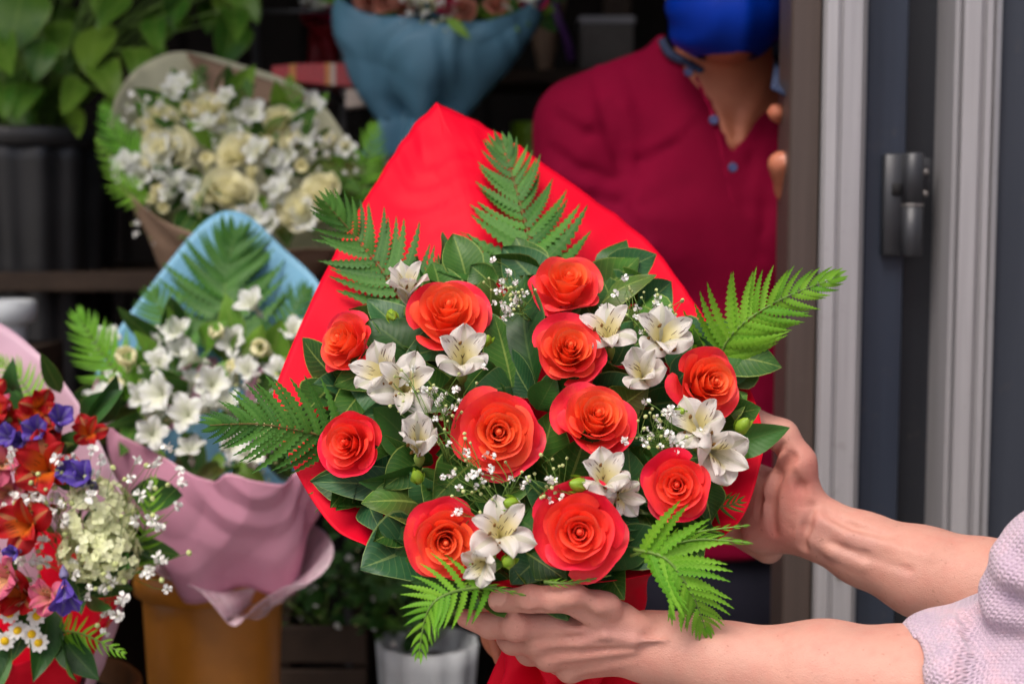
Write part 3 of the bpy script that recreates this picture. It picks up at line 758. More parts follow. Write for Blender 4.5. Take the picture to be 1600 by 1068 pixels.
# broad leaves: base px, tip px, width px, lift of the tip towards the lens (m), material
LEAVES = [(880, 505, 998, 402, 84, .0), (925, 490, 1026, 430, 40, .004), (852, 455, 785, 386, 66, .0), (838, 600, 822, 428, 66, .006), (800, 605, 772, 492, 64, .004), (770, 560, 742, 500, 50, .0),
    (645, 545, 574, 468, 56, .006), (664, 575, 577, 500, 80, .008), (540, 600, 472, 528, 56, .0), (625, 570, 520, 602, 56, .012), (560, 610, 488, 600, 44, .004), (650, 715, 582, 636, 66, .010), (700, 640, 650, 560, 60, .0),
    (525, 712, 476, 684, 36, .0), (650, 765, 484, 752, 46, .014), (670, 745, 560, 752, 40, .016), (668, 790, 566, 784, 66, .012), (640, 822, 582, 846, 48, .012), (664, 846, 564, 886, 96, .010), (750, 900, 640, 908, 36, .010),
    (835, 752, 866, 638, 70, .014), (884, 768, 920, 662, 84, .016), (985, 790, 982, 698, 52, .012), (1010, 760, 1000, 700, 40, .008), (1085, 750, 1112, 818, 56, .008), (985, 800, 1132, 832, 64, .004), (950, 850, 1078, 862, 58, .006),
    (1020, 800, 1090, 850, 60, .0), (800, 850, 888, 908, 56, .0), (785, 880, 700, 916, 44, .0), (850, 870, 800, 910, 60, -.004), (1130, 700, 1234, 668, 42, .014), (1118, 690, 1170, 716, 38, .010), (1085, 585, 1112, 502, 60, -.01), (1055, 570, 1064, 498, 44, -.01),
    (1130, 600, 1160, 545, 40, -.01), (872, 640, 902, 588, 56, .010), (955, 645, 1012, 606, 56, .010), (1005, 645, 1068, 632, 36, .012), (760, 625, 702, 556, 76, .0), (745, 590, 690, 606, 40, .004), (655, 720, 598, 762, 56, .004), (705, 790, 640, 738, 60, .0),
    (840, 640, 868, 588, 44, .006), (870, 600, 930, 588, 46, .008), (990, 600, 948, 560, 60, .0), (960, 570, 985, 500, 50, .0), (1000, 850, 930, 905, 60, .0), (765, 800, 830, 760, 50, .0), (735, 740, 690, 700, 50, .0), (860, 800, 820, 750, 44, .004),
    (1050, 690, 1000, 640, 60, -.004), (1100, 690, 1040, 660, 50, -.004), (650, 600, 585, 610, 50, .0), (640, 660, 600, 600, 50, -.004), (700, 460, 655, 420, 44, -.01), (770, 450, 735, 415, 50, -.01), (960, 460, 970, 395, 46, -.012), (1000, 480, 1050, 440, 50, -.01)]
rs = np.random.RandomState(11)
for i, (x0, y0, x1, y1, w, lift) in enumerate(LEAVES):
    b = np.array(B(x0, y0, .036)); t = np.array(B(x1, y1, .006 - lift))
    n = np.array(TOCAM) + .5 * rs.normal(size=3) * np.array([1, .2, 1]) + np.array(UP) * .35
    m = (M_LEAF, M_LEAF, M_LEAFB, M_LEAFD)[i % 4]
    put_leaf(hero, b, t, w / FPX * D(x0, y0) * 1.3, n, m, rs, bend=rs.uniform(.04, .16), fold=rs.uniform(-.15, .45), wav=rs.uniform(.03, .1), twist=rs.uniform(-.5, .5))
for k in range(150):      # the dense foliage underneath
    a = rs.rand() * 6.28; r = rs.rand() ** .5
    px, py = 830 + 325 * r * math.cos(a), 655 + 245 * r * math.sin(a)
    if px > 1085 and py > 680: continue
    a2 = a + rs.normal() * .9; L = rs.uniform(60, 110)
    b = np.array(B(px, py, .040)); t = np.array(B(px + L * math.cos(a2), py + L * math.sin(a2) * .8, .002 + rs.rand() * .02))
    put_leaf(hero, b, t, rs.uniform(.024, .042), np.array(TOCAM) + .5 * rs.normal(size=3), (M_LEAF, M_LEAF, M_LEAFB, M_LEAFD)[k % 4], rs, bend=rs.uniform(.02, .2), fold=rs.uniform(-.2, .5), nu=5, nv=8)

# ferns
PIN = [pinna_mesh(i, M_FERN) for i in range(3)]; PINL = [pinna_mesh(10 + i, M_FERNL) for i in range(3)]
def fern(pts, lpx, pin=PIN, n=13, nrm=None, off=0.0, sm=M_STEMB, **kw):
    C = PA(pts); d = np.mean([p[2] for p in pts])
    return place_fern(hero, C, lpx / FPX * d, nrm if nrm is not None else TOCAM, pin, sm, n=n, **kw)
rs = np.random.RandomState(2)
fern([(655, 520, 1.165), (610, 440, 1.185), (560, 375, 1.20), (508, 316, 1.19)], 132, n=17, rs=rs, ang=1.05)
fern([(845, 455, 1.195), (832, 390, 1.225), (808, 300, 1.265), (785, 222, 1.285)], 150, n=18, rs=rs, ang=1.02)
fern([(672, 520, 1.18), (684, 470, 1.19), (690, 405, 1.215)], 90, n=8, rs=rs, ang=.8)
fern([(735, 470, 1.20), (748, 430, 1.22), (752, 385, 1.23)], 66, n=8, rs=rs, ang=1.0)
fern([(1112, 585, 1.14), (1145, 520, 1.13), (1215, 470, 1.125), (1312, 431, 1.12)], 112, PINL, n=20, rs=rs, ang=1.12, sm=M_STEM)
fern([(540, 690, 1.09), (470, 672, 1.075), (400, 662, 1.065), (328, 664, 1.05)], 118, PIN, n=16, rs=rs, ang=1.08)
fern([(560, 720, 1.12), (530, 770, 1.09), (590, 838, 1.065)], 70, PIN, n=10, rs=rs, joined=True, mat=M_FERN)
fern([(990, 858, 1.0), (1040, 872, .985), (1080, 925, .985), (1104, 986, 1.0)], 124, PINL, n=16, rs=rs, ang=1.05, sm=M_STEM, start=.12)
fern([(985, 868, 1.01), (1050, 850, .995), (1100, 842, .99), (1175, 848, .985)], 56, PINL, n=11, rs=rs, ang=.55, sm=M_STEM)
fern([(1020, 850, 1.02), (1080, 832, 1.0), (1172, 820, .995)], 34, PINL, n=10, rs=rs, ang=.7, sm=M_STEM)
fern([(775, 915, .985), (705, 925, .965), (668, 955, .96), (654, 1028, .965)], 84, PINL, n=14, rs=rs, ang=1.15, sm=M_STEM, nrm=TOCAM + UP * .3)
fern([(715, 916, .985), (760, 916, .978), (822, 930, .985)], 30, PINL, n=7, rs=rs, ang=.6, sm=M_STEM, joined=True, mat=M_FERNL)
fern([(850, 908, .995), (890, 910, .99), (955, 898, .99)], 20, PINL, n=8, rs=rs, ang=.6, sm=M_STEM, joined=True, mat=M_FERNL)
fern([(1080, 760, 1.09), (1120, 790, 1.075), (1158, 782, 1.07)], 50, PIN, n=8, rs=rs, joined=True, mat=M_FERN)
fern([(480, 580, 1.16), (455, 650, 1.135), (470, 730, 1.11)], 70, PIN, n=9, rs=rs, joined=True, mat=M_FERN)

# baby's breath
rs = np.random.RandomState(8)
def gy(root, pts, spread, n, off=-.03, **kw):
    gyps(hero, [B(x, y, off) for x, y in pts], rs, spread / FPX * 1.08, n, stem_from=np.array(B(*root, .0)), **kw)
gy((830, 500), [(790, 440), (812, 470), (795, 478)], 15, 13)
gy((1000, 560), [(985, 470), (1030, 478), (1010, 505), (1050, 490)], 17, 11)
gy((700, 720), [(690, 612), (655, 625), (705, 650), (640, 600), (745, 622)], 20, 9)
gy((800, 840), [(712, 720), (740, 755), (770, 760), (735, 790), (790, 745), (715, 690)], 20, 8)
gy((1040, 720), [(1030, 655), (1020, 685), (1050, 680)], 17, 14)
gy((880, 800), [(870, 740), (850, 755)], 15, 13, bud=.75)
for (x, y, r, u, s) in [(1160, 665, 40, 50, .0060), (760, 532, 30, 40, .0045), (652, 745, -10, 50, .0050), (905, 757, -60, 20, .0060), (800, 787, -50, 20, .0055), (612, 492, 30, -40, .0045), (795, 877, 30, 30, .005), (1062, 643, 30, 10, .004)]:
    bud(hero, B(x, y, -.03), tilt(r, u), s)
# ---------------------------------------------------------------- the flower stall behind
M_KRAFT = mat_wrap("wrap_kraft", srgb(150, 124, 104), .6, .3, .08, .12, .3)
M_CREAMW = mat_wrap("wrap_cream", srgb(196, 196, 168), .6, .3, .2, .06, .3)
M_BLUEW = mat_wrap("wrap_sky_blue", srgb(122, 178, 208), .5, .35, .12, .05, .3)
M_TEALW = mat_wrap("wrap_steel_blue", srgb(96, 144, 170), .42, .45, .12, .06, .4)
M_PINKW = mat_wrap("wrap_rose_film", srgb(224, 164, 190), .30, .5, .3, .06, .8)
M_PINKP = mat_wrap("wrap_pale_pink", srgb(216, 178, 198), .40, .45, .25, .05, .5)
def mat_film():
    N = nodemat("clear_pink_film"); co = N.coord(); v = N.new("TexVoronoi"); v.feature = 'SMOOTH_F1'; v.inputs["Scale"].default_value = 24; N.lk(co, v.inputs["Vector"])
    h = N.math('ADD', v.outputs["Distance"], N.noise(30, 3, .6, co))
    N.bsdf(N.ramp(N.noise(18, 3, .6, co), [(.3, srgb(226, 190, 206)), (.7, srgb(240, 226, 234))]), .16, .7, N.bump(h, .8, .008), alpha=N.ramp(N.noise(14, 3, .6, co), [(.35, (.35, .35, .35)), (.65, (.8, .8, .8))])); return N.m
M_FILM = mat_film()
M_WOOD = plain("weathered_wood", (.05, .032, .022, 1), .75, .3, .4, 12, .4, 60, .003)
M_BLACKP = plain("black_plastic_pot", (.014, .014, .016, 1), .38, .5, .3, 10, .1)
M_OCHRE = plain("ochre_plastic", srgb(168, 106, 30), .42, .45, .22, 9, .2, 50, .002)
M_TERRA = plain("brown_pot", srgb(104, 66, 30), .5, .4, .3, 9, .2, 50)
M_WHITEV = plain("white_vase", srgb(206, 212, 216), .4, .45, .18, 12, .2, 40, .002)
M_GREYV = plain("grey_ribbed_vase", srgb(150, 150, 156), .5, .4, .15, 10)
M_GREENC = plain("green_cup", srgb(104, 140, 24), .45, .4, .15)
M_STEEL = mat_alu("rack_steel", (.12, .12, .13, 1), .6, .4)
M_PURPR = plain("purple_ribbon", srgb(92, 50, 120), .4, .5, .2)
M_WATER = plain("dark_soil", (.02, .015, .01, 1), .9, .2, .4, 60, .6, 90, .004)
VALR = []; VALP = []
for i in range(2):
    c, p = alstro_variant(60 + i, M_ALR, .95); VALR.append((c.data("alstroemeria", M_CORE, "pc"), p))
    c, p = alstro_variant(70 + i, M_ALP, .95); VALP.append((c.data("alstroemeria", M_CORE, "pc"), p))
BELL = [bell_mesh(80 + i, M_WHITEP) for i in range(3)]; PBELL = [bell_mesh(90 + i, M_PURP, 5, 1.2, .9) for i in range(2)]
CROSE = [joined_rose(50 + i, M_CREAM) for i in range(2)]
LISI = [bell_mesh(95 + i, M_CREAM, 7, 1.0, .75, .34) for i in range(2)]
PINK_R = joined_rose(66, mat_rose("rose_pink", srgb(214, 60, 110), srgb(190, 30, 90), srgb(150, 20, 60)))
SALMON = joined_rose(67, mat_rose("rose_blush", srgb(226, 170, 150), srgb(206, 140, 120), srgb(190, 110, 90)))
def flower(me, parent, loc, axis, size, spin=0, name="flower"):
    return inst(name, me, parent, frame(axis, UP, loc, size) @ Matrix.Rotation(spin, 4, 'Z'))
def random_axis(rs, up=25, sp=25): return tilt(rs.normal() * sp * .8, up + rs.normal() * sp * .6)
def pot(name, px, py_top, d, r_top, r_bot, h, mat, label, cat, rim=.008, ribs=0, parent_extra=None, group=None, lip=True):
    c = P(px, py_top, d); base = Vector((c.x, c.y, c.z - h))
    t = thing(name, label, cat, base, group)
    rib = (lambda a: .025 * np.sign(np.sin(a * ribs)) * np.abs(np.sin(a * ribs)) ** .4) if ribs else None
    MB().lathe(base, [(.001, .0), (r_bot, 0), (r_bot + .002, .004)] + [(lerp(r_bot, r_top, k / 8), h * k / 8 if k else .008) for k in range(1, 9)] + [(r_top - .004, h), (lerp(r_bot, r_top, .85) - .004, h * .85), (.001, h * .84)], 96 if ribs else 48, rib=rib).build("body", mat, t)
    if lip:
        MB().lathe(base, [(r_top + .0006, h - .03), (r_top + rim, h - .028), (r_top + rim, h - .002), (r_top + rim - .003, h + .001), (r_top - .003, h + .001), (r_top - .004, h - .02)], 48).build("rim", mat, t)
    MB().lathe(base, [(.001, h * .845), (r_top * .93, h * .85)], 24).build("filling", M_WATER, t)
    return t, base

# --- display steps
stp = thing("display_step", "dark wooden step that the ochre bucket and vases stand on", "display step", (-.6, 1.9, 0))
for i in range(5): slab("plank", -2.2, .12, 1.44 + i * .122, 1.44 + i * .122 + .116, .50, .53, M_WOOD, stp, .004)
for x in (-2.1, -1.0, .06): slab("leg", x - .03, x + .03, 1.5, 1.56, 0, .499, M_WOOD, stp); slab("leg", x - .03, x + .03, 1.93, 1.99, 0, .499, M_WOOD, stp)
sh = thing("back_shelf", "dark plank shelf at the rear carrying the steel blue bouquet", "shelf", (-.5, 2.5, 0))
zs_ = zz(420, 2.35)
for i in range(4): slab("plank", -2.3, .25, 2.2 + i * .132, 2.2 + i * .132 + .126, zs_ - .03, zs_, M_WOOD, sh, .003)
zs2 = zz(118, 2.7)
slab("plank", -2.3, .6, 2.62, 2.86, zs2 - .025, zs2, M_WOOD, sh, .003)
for x in (-2.2, -.9, .2): slab("upright", x - .025, x + .025, 2.735, 2.785, 0, 2.2, M_WOOD, sh)

# --- kraft bouquet of white and cream flowers
bk = thing("bouquet", "bouquet of cream roses and white alstroemeria in brown kraft paper", "bouquet", P(350, 640, 2.08))
rimk = [(195, 128, 2.06), (232, 96, 2.09), (292, 82, 2.11), (400, 108, 2.11), (488, 148, 2.09), (545, 225, 2.03), (578, 300, 1.97), (560, 372, 1.92), (470, 392, 1.88), (385, 384, 1.86), (292, 362, 1.87), (204, 305, 1.90), (168, 240, 1.95), (174, 172, 2.01)]
tk = P(365, 590, 2.06)
wk = wrap_sheet("wrapping_paper", PA(rimk), tk, .04, UP + TOCAM * .2, M_CREAMW, bk, pleats=8, crinkle=.006, belly=.25, seed=14, skirt=(.12, .08, 0), nrow=36, ncol=160)
wk.data.materials.append(M_KRAFT); wk.modifiers[0].material_offset = 1; wk.modifiers[0].material_offset_rim = 1
G = np.array([[P(lerp(292, 500, u) + 0 * v, lerp(82, 152, u) + lerp(0, 1, v) * (62 if u < .3 else 62 - 58 * (u - .3) / .7) * min(1, u / .25 + .1), 2.10 - .03 * v) for u in np.linspace(0, 1, 12)] for v in np.linspace(0, 1, 6)])
MB().grid(G).build("folded_corner", M_KRAFT, bk).modifiers.new("t", 'SOLIDIFY').thickness = .0006
def DK(px, py): return 1.97 + .00040 * (250 - py) - .03 * (1 - min(1.5, ((px - 375) / 200) ** 2 + ((py - 250) / 130) ** 2))
rs = np.random.RandomState(31)
for (x, y, s) in [(357, 300, 42), (258, 238, 46), (370, 238, 34), (250, 190, 30), (500, 300, 36), (440, 190, 30), (470, 330, 38), (330, 170, 26)]:
    flower(CROSE[rs.randint(2)], bk, P(x, y, DK(x, y) - .02), random_axis(rs, 28, 15), s * 1.12 / FPX * 1.97, rs.rand() * 6, "rose")
for k in range(58):
    a = rs.rand() * 6.28; r = rs.rand() ** .5; x, y = 372 + 185 * r * math.cos(a), 248 + 122 * r * math.sin(a)
    q = k % 5
    if q < 3: flower(BELL[rs.randint(3)], bk, P(x, y, DK(x, y) - .012), random_axis(rs), rs.uniform(26, 40) / FPX * 1.97, rs.rand() * 6)
    else: flower(LISI[rs.randint(2)], bk, P(x, y, DK(x, y) - .012), random_axis(rs), rs.uniform(24, 34) / FPX * 1.97, rs.rand() * 6)
gyps(bk, [P(372 + rs.uniform(-170, 170), 255 + rs.uniform(-95, 110), 1.93) for k in range(18)], rs, .016, 12, stem_from=np.array(P(370, 380, 2.0)), fl=.004)
def fill_leaves(parent, cx, cy, rx, ry, dfun, n, mats, L=(.05, .09), rs=rs, back=.03, wr=(.4, .6)):
    for k in range(n):
        a = rs.rand() * 6.28; r = rs.rand() ** .5; x, y = cx + rx * r * math.cos(a), cy + ry * r * math.sin(a); d = dfun(x, y)
        b = np.array(P(x, y, d + back)); dirv = (np.array(RIGHT) * math.cos(a) - np.array(UP) * math.sin(a)) + rs.normal(size=3) * .5; dirv /= np.linalg.norm(dirv)
        l = rs.uniform(*L); t = b + dirv * l - np.array(P(800, 534, 1) - Vector((0, 0, CAMZ))) * rs.uniform(0, .04)
        put_leaf(parent, b, t, l * rs.uniform(*wr), np.array(TOCAM) + rs.normal(size=3) * .5, mats[rs.randint(len(mats))], rs, nu=5, nv=8, bend=rs.uniform(0, .2), fold=rs.uniform(-.2, .5))
fill_leaves(bk, 372, 250, 165, 110, DK, 90, [M_LEAF, M_LEAFL, M_LEAF], L=(.035, .06), back=.008)
def bfern(parent, pts, lpx, pin=PIN, n=12, **kw):
    d = np.mean([p[2] for p in pts]); bm = M_FERN if pin is PIN else M_FERNL
    return place_fern(parent, PA(pts), lpx / FPX * d, TOCAM, pin, M_STEM, n=n, joined=True, mat=bm, rs=rs, **kw)
bfern(bk, [(300, 200, 2.03), (300, 150, 2.06), (318, 104, 2.07)], 46)
bfern(bk, [(240, 280, 1.93), (190, 225, 1.93), (160, 165, 1.95)], 56, PINL, n=16)
bfern(bk, [(235, 310, 1.91), (190, 290, 1.90), (150, 215, 1.91)], 40, PINL, n=14)
bfern(bk, [(440, 230, 2.02), (460, 170, 2.04), (452, 120, 2.05)], 46, PINL)
bfern(bk, [(520, 350, 1.93), (566, 270, 1.95), (585, 195, 1.98)], 70, PINL, n=16)
bfern(bk, [(540, 370, 1.92), (575, 330, 1.93), (600, 280, 1.94)], 46, PIN, n=12)

# --- blue and rose-pink bouquet of white bellflowers
bp = thing("bouquet", "bouquet of white bellflowers with a sky blue back sheet and rose pink film", "bouquet", P(365, 1010, 1.62))
tp = P(362, 905, 1.62)
rimb = [(128, 640, 1.60), (176, 530, 1.66), (240, 440, 1.70), (300, 365, 1.725), (335, 336, 1.735), (365, 330, 1.735), (395, 342, 1.735), (440, 385, 1.725), (500, 445, 1.70), (548, 540, 1.66), (560, 650, 1.61)]
wrap_sheet("blue_paper", PA(rimb), tp, .05, UP + TOCAM * .1, M_BLUEW, bp, closed=False, pleats=5, crinkle=.004, belly=.3, seed=22, nrow=30, ncol=90)
rimp = [(150, 600, 1.57), (160, 655, 1.545), (238, 705, 1.52), (325, 752, 1.505), (360, 738, 1.505), (440, 756, 1.50), (478, 728, 1.52), (545, 730, 1.54), (556, 640, 1.60), (520, 580, 1.66), (360, 560, 1.70), (200, 560, 1.64)]
wrap_sheet("pink_film", PA(rimp), tp, .062, UP + TOCAM * .15, M_PINKW, bp, pleats=4, crinkle=.012, belly=.5, seed=23, nrow=46, ncol=180, pleat_amp=.12, flatten=.02)
rimq = [(205, 860, 1.58), (260, 905, 1.55), (310, 925, 1.53), (365, 980, 1.52), (420, 930, 1.53), (505, 900, 1.55), (522, 850, 1.58), (470, 810, 1.66), (360, 800, 1.68), (250, 820, 1.66)]
wrap_sheet("film_skirt", PA(rimq), P(362, 872, 1.61), .052, -UP * .6 + TOCAM, M_FILM, bp, pleats=7, crinkle=.008, belly=.2, seed=27, nrow=20, ncol=120)
def DB(px, py): return 1.60 + .00040 * (600 - py) - .02 * (1 - min(1.5, ((px - 320) / 190) ** 2 + ((py - 600) / 140) ** 2))
rs = np.random.RandomState(33)
for (x, y, s) in [(200, 575, 46), (170, 655, 52), (290, 530, 40), (320, 565, 40), (405, 490, 42), (350, 535, 36), (270, 620, 50), (330, 610, 46), (300, 655, 46), (420, 550, 40), (240, 685, 40), (360, 650, 40), (440, 600, 44), (410, 680, 44), (350, 700, 40), (390, 590, 36), (460, 530, 36), (250, 575, 34), (470, 660, 40), (300, 720, 36), (390, 725, 36), (225, 630, 36)]:
    flower(BELL[rs.randint(3)] if rs.rand() > .3 else LISI[rs.randint(2)], bp, P(x, y, DB(x, y) - .015), random_axis(rs, 30, 25), s * 1.0 / FPX * 1.6, rs.rand() * 6)
for k in range(26):
    x, y = 325 + rs.normal() * 95, 610 + rs.normal() * 60
    flower(BELL[rs.randint(3)] if k % 3 else LISI[rs.randint(2)], bp, P(x, y, DB(x, y) + .0), random_axis(rs, 30, 35), rs.uniform(26, 40) / FPX * 1.6, rs.rand() * 6)
gyps(bp, [P(320 + rs.uniform(-130, 150), 630 + rs.uniform(-60, 110), 1.55) for k in range(11)], rs, .016, 9, stem_from=np.array(P(350, 760, 1.6)), fl=.0038)
fill_leaves(bp, 330, 630, 165, 105, DB, 60, [M_LEAF, M_LEAFL, M_LEAF], rs=rs, L=(.035, .065), back=.01)
bfern(bp, [(355, 560, 1.66), (350, 480, 1.69), (356, 420, 1.71), (368, 362, 1.715)], 150, n=18)
bfern(bp, [(300, 590, 1.63), (262, 510, 1.67), (236, 455, 1.68)], 84)
bfern(bp, [(220, 620, 1.58), (165, 560, 1.585), (120, 490, 1.59)], 84, PINL, n=16)
bfern(bp, [(420, 560, 1.66), (455, 490, 1.69), (480, 450, 1.70)], 66)

# --- bright mixed bouquet at the edge
bm_ = thing("bouquet", "mixed bouquet of red alstroemeria, violet bells and green hydrangea at the picture edge", "bouquet", P(20, 1250, 1.40))
tm = P(20, 1165, 1.40)
rimm = [(-170, 560, 1.43), (-60, 495, 1.47), (0, 505, 1.475), (55, 548, 1.465), (105, 605, 1.45), (160, 700, 1.425), (205, 800, 1.39), (214, 870, 1.37), (196, 925, 1.345), (160, 980, 1.33)]
wrap_sheet("pink_paper", PA(rimm), tm, .05, UP + TOCAM * .2, M_PINKP, bm_, closed=False, pleats=5, crinkle=.004, belly=.3, seed=42, nrow=30, ncol=90)
rimr = [(190, 940, 1.35), (110, 1008, 1.30), (60, 1025, 1.28), (0, 1040, 1.27), (-90, 1050, 1.27), (-200, 1000, 1.30), (-230, 900, 1.36), (-120, 800, 1.45), (0, 800, 1.46), (120, 850, 1.43)]
wrap_sheet("red_paper", PA(rimr), tm, .045, UP + TOCAM * .2, M_WRED, bm_, pleats=7, crinkle=.005, belly=.3, seed=43, skirt=(.04, .04, 0), nrow=30, ncol=120)
def DM(px, py): return 1.33 + .00034 * (800 - py) - .025 * (1 - min(1.5, ((px - 20) / 200) ** 2 + ((py - 800) / 220) ** 2))
rs = np.random.RandomState(35)
for (x, y, s, k) in [(58, 640, 46, 0), (12, 655, 44, 0), (82, 742, 74, 0), (60, 822, 64, 0), (140, 686, 42, 0), (8, 730, 54, 1), (32, 905, 58, 1), (-10, 860, 50, 1), (88, 935, 44, 1), (-60, 720, 60, 0), (-70, 900, 60, 0), (-40, 780, 50, 1)]:
    V = (VALR, VALP)[k][rs.randint(2)]
    place_alstro(V, bm_, P(x, y, DM(x, y) - .02), random_axis(rs, 15, 18), s * .92 / FPX * 1.32, rs.rand() * 6)
for k in range(16):
    x, y = rs.uniform(-80, 110), rs.uniform(610, 960)
    place_alstro((VALR, VALP, VALR)[k % 3][rs.randint(2)], bm_, P(x, y, DM(x, y) + .002), random_axis(rs, 15, 30), rs.uniform(36, 52) / FPX * 1.32, rs.rand() * 6)
for (x, y, s, u) in [(65, 682, 50, 20), (92, 668, 46, 30), (145, 758, 54, 25), (100, 898, 52, -50), (30, 690, 46, 20), (120, 740, 44, 10), (30, 860, 30, 0), (-30, 690, 40, 20), (40, 690, 34, 10)]:
    flower(PBELL[rs.randint(2)], bm_, P(x, y, DM(x, y) - .04), tilt(rs.normal() * 15, u), s / FPX * 1.32, rs.rand() * 6, "bellflower")
for (x, y, R) in [(148, 806, 56), (172, 868, 44), (135, 865, 40), (176, 826, 36)]:
    c = np.array(P(x, y, DM(x, y) - .012)); R = R / FPX * 1.33; b = MB()
    for k in range(130):
        dv = rs.normal(size=3); dv /= np.linalg.norm(dv)
        M = np.array(frame(dv + rs.normal(size=3) * .25, UP, c + dv * R * rs.uniform(.85, 1.05), R * .17) @ Matrix.Rotation(rs.rand() * 6, 4, 'Z'))
        for q in range(4):
            Gp = rotz(np.array([[0, 0, 0], [.7, -.6, .15], [1.25, 0, .2], [.7, .6, .15]]), q * 1.571)
            b.add(Gp @ M[:3, :3].T + M[:3, 3], [(0, 1, 2, 3)], np.tile((.5, .5, 0), (4, 1)))
    b.build("hydrangea_head", M_HYD, bm_, attr="pc")
def daisy(parent, loc, axis, r):
    b = MB()
    for q in range(9):
        Gp, A = leaf_grid((.2, 0, .05), (1, 0, .12), .52, (0, 0, 1), nu=3, nv=5, bend=.08, fold=.2, shape=(.9, .5)); b.grid(rotz(Gp, q * .698), A)
    M = frame(axis, UP, loc, r); o = b.build("daisy", M_GYPS, parent, M=M, local=True)
    MB().lathe((0, 0, 0), [(.42, .05), (.38, .2), (.25, .32), (.01, .36)], 10).build("daisy_heart", M_YEL, o, M=M, local=True)
for (x, y) in [(15, 958), (38, 940), (58, 962), (28, 985), (50, 990), (8, 1000), (70, 940), (12, 930), (60, 1003)]:
    daisy(bm_, P(x, y, 1.265), random_axis(rs, 15, 15), 17 / FPX * 1.27)
gyps(bm_, [P(x, y, 1.27) for x, y in [(85, 795), (70, 800), (125, 900), (190, 905), (110, 760), (30, 770), (40, 915), (215, 745), (255, 745), (225, 820), (245, 880), (190, 940), (90, 850), (130, 725)]], rs, .013, 8, stem_from=np.array(P(120, 930, 1.36)), fl=.0056, bud=.35)
fill_leaves(bm_, 40, 800, 180, 210, DM, 60, [M_LEAFD, M_LEAF, M_LEAFD], rs=rs, L=(.035, .065))
bfern(bm_, [(90, 985, 1.29), (130, 990, 1.27), (196, 1022, 1.25)], 50, PINL)
bfern(bm_, [(190, 900, 1.34), (225, 830, 1.33), (240, 745, 1.33)], 56, PINL)
bfern(bm_, [(60, 640, 1.43), (30, 590, 1.45), (-5, 560, 1.455)], 50, PINL)

# --- steel blue bouquet at the top
bt = thing("bouquet", "steel blue wrapped bouquet standing in a grey vase on the rear shelf", "bouquet", P(650, 240, 2.24))
tt = P(655, 185, 2.24)
rimt = [(522, -30, 2.20), (560, 16, 2.15), (640, 28, 2.12), (720, 36, 2.11), (800, 22, 2.13), (856, -20, 2.17), (860, -90, 2.24), (700, -190, 2.32), (560, -150, 2.30)]
wrap_sheet("wrapping_paper", PA(rimt), tt, .05, UP + TOCAM * .12, M_TEALW, bt, pleats=5, crinkle=.012, belly=.8, seed=52, skirt=(.06, .07, 0), nrow=40, ncol=150, pleat_amp=.16)
rs = np.random.RandomState(37)
def DT(px, py): return 2.17 + .0004 * (0 - py)
for k in range(34):
    x, y = rs.uniform(540, 850), rs.uniform(-120, 16)
    if k % 4 == 0: flower((PINK_R, SALMON)[rs.randint(2)], bt, P(x, y, DT(x, y)), random_axis(rs), 30 / FPX * 2.17, rs.rand() * 6, "rose")
    else: flower(BELL[rs.randint(3)] if k % 2 else LISI[k % 2], bt, P(x, y, DT(x, y)), random_axis(rs), 22 / FPX * 2.17, rs.rand() * 6)
for (x, y, me, s) in [(700, 8, PINK_R, 26), (722, 10, SALMON, 26), (775, 5, SALMON, 24), (640, 8, BELL[0], 24), (675, 6, LISI[0], 22), (835, 8, BELL[1], 24), (600, 0, SALMON, 24)]:
    flower(me, bt, P(x, y, 2.13), random_axis(rs, 20, 15), s / FPX * 2.13, rs.rand() * 6)
gyps(bt, [P(rs.uniform(640, 840), rs.uniform(-10, 26), 2.12) for k in range(7)], rs, .014, 8, stem_from=np.array(P(700, 50, 2.2)), fl=.005)
fill_leaves(bt, 690, -30, 160, 60, DT, 60, [M_LEAFD, M_LEAF, M_LEAFL], rs=rs)
put_leaf(bt, np.array(P(700, 30, 2.1)), np.array(P(735, 62, 2.09)), .016, TOCAM, M_LEAFL, rs)

# --- containers
pot("vase", 652, 178, 2.30, .058, .046, zz(178, 2.30) - zs_ - .001, M_GREYV, "grey ribbed vase under the steel blue bouquet", "vase", ribs=14, lip=False)
pot("flower_bucket", 332, 880, 1.66, .082, .066, zz(880, 1.66) - .531, M_OCHRE, "ochre yellow plastic bucket holding the blue and pink bouquet", "bucket")
t_, b_ = pot("flower_bucket", 20, 1075, 1.45, .12, .09, .16, M_TERRA, "brown bucket below the mixed bouquet at the picture edge", "bucket")
slab("stool", b_.x - .13, b_.x + .13, b_.y - .13, b_.y - .13 + .26, 0.0, b_.z - .001, M_WOOD); o = bpy.data.objects["stool"]; tag(o, "dark wooden block stool under the brown bucket", "stool")
pot("vase", 668, 1000, 1.85, .066, .05, zz(1000, 1.85) - .531, M_WHITEV, "white vase of dark foliage below the red bouquet", "vase", ribs=11, lip=False)
pot("planter", 55, 205, 2.32, .135, .105, .44, M_BLACKP, "large black ribbed planter under the green houseplant", "planter", ribs=15)
slab("plant_stand", X(55, 2.32) - .13, X(55, 2.32) + .13, 2.32 - .24, 2.32 + .0, 0, P(55, 205, 2.32).z - .4405, M_WOOD)
o = bpy.data.objects["plant_stand"]; c_ = P(55, 205, 2.32); o.location.y += c_.y - 2.20; tag(o, "dark wooden plant stand carrying the black planter", "stand")
pot("flowerpot", 8, 470, 1.98, .034, .026, .06, M_WHITEV, "small white flowerpot beside the black planter", "flowerpot")
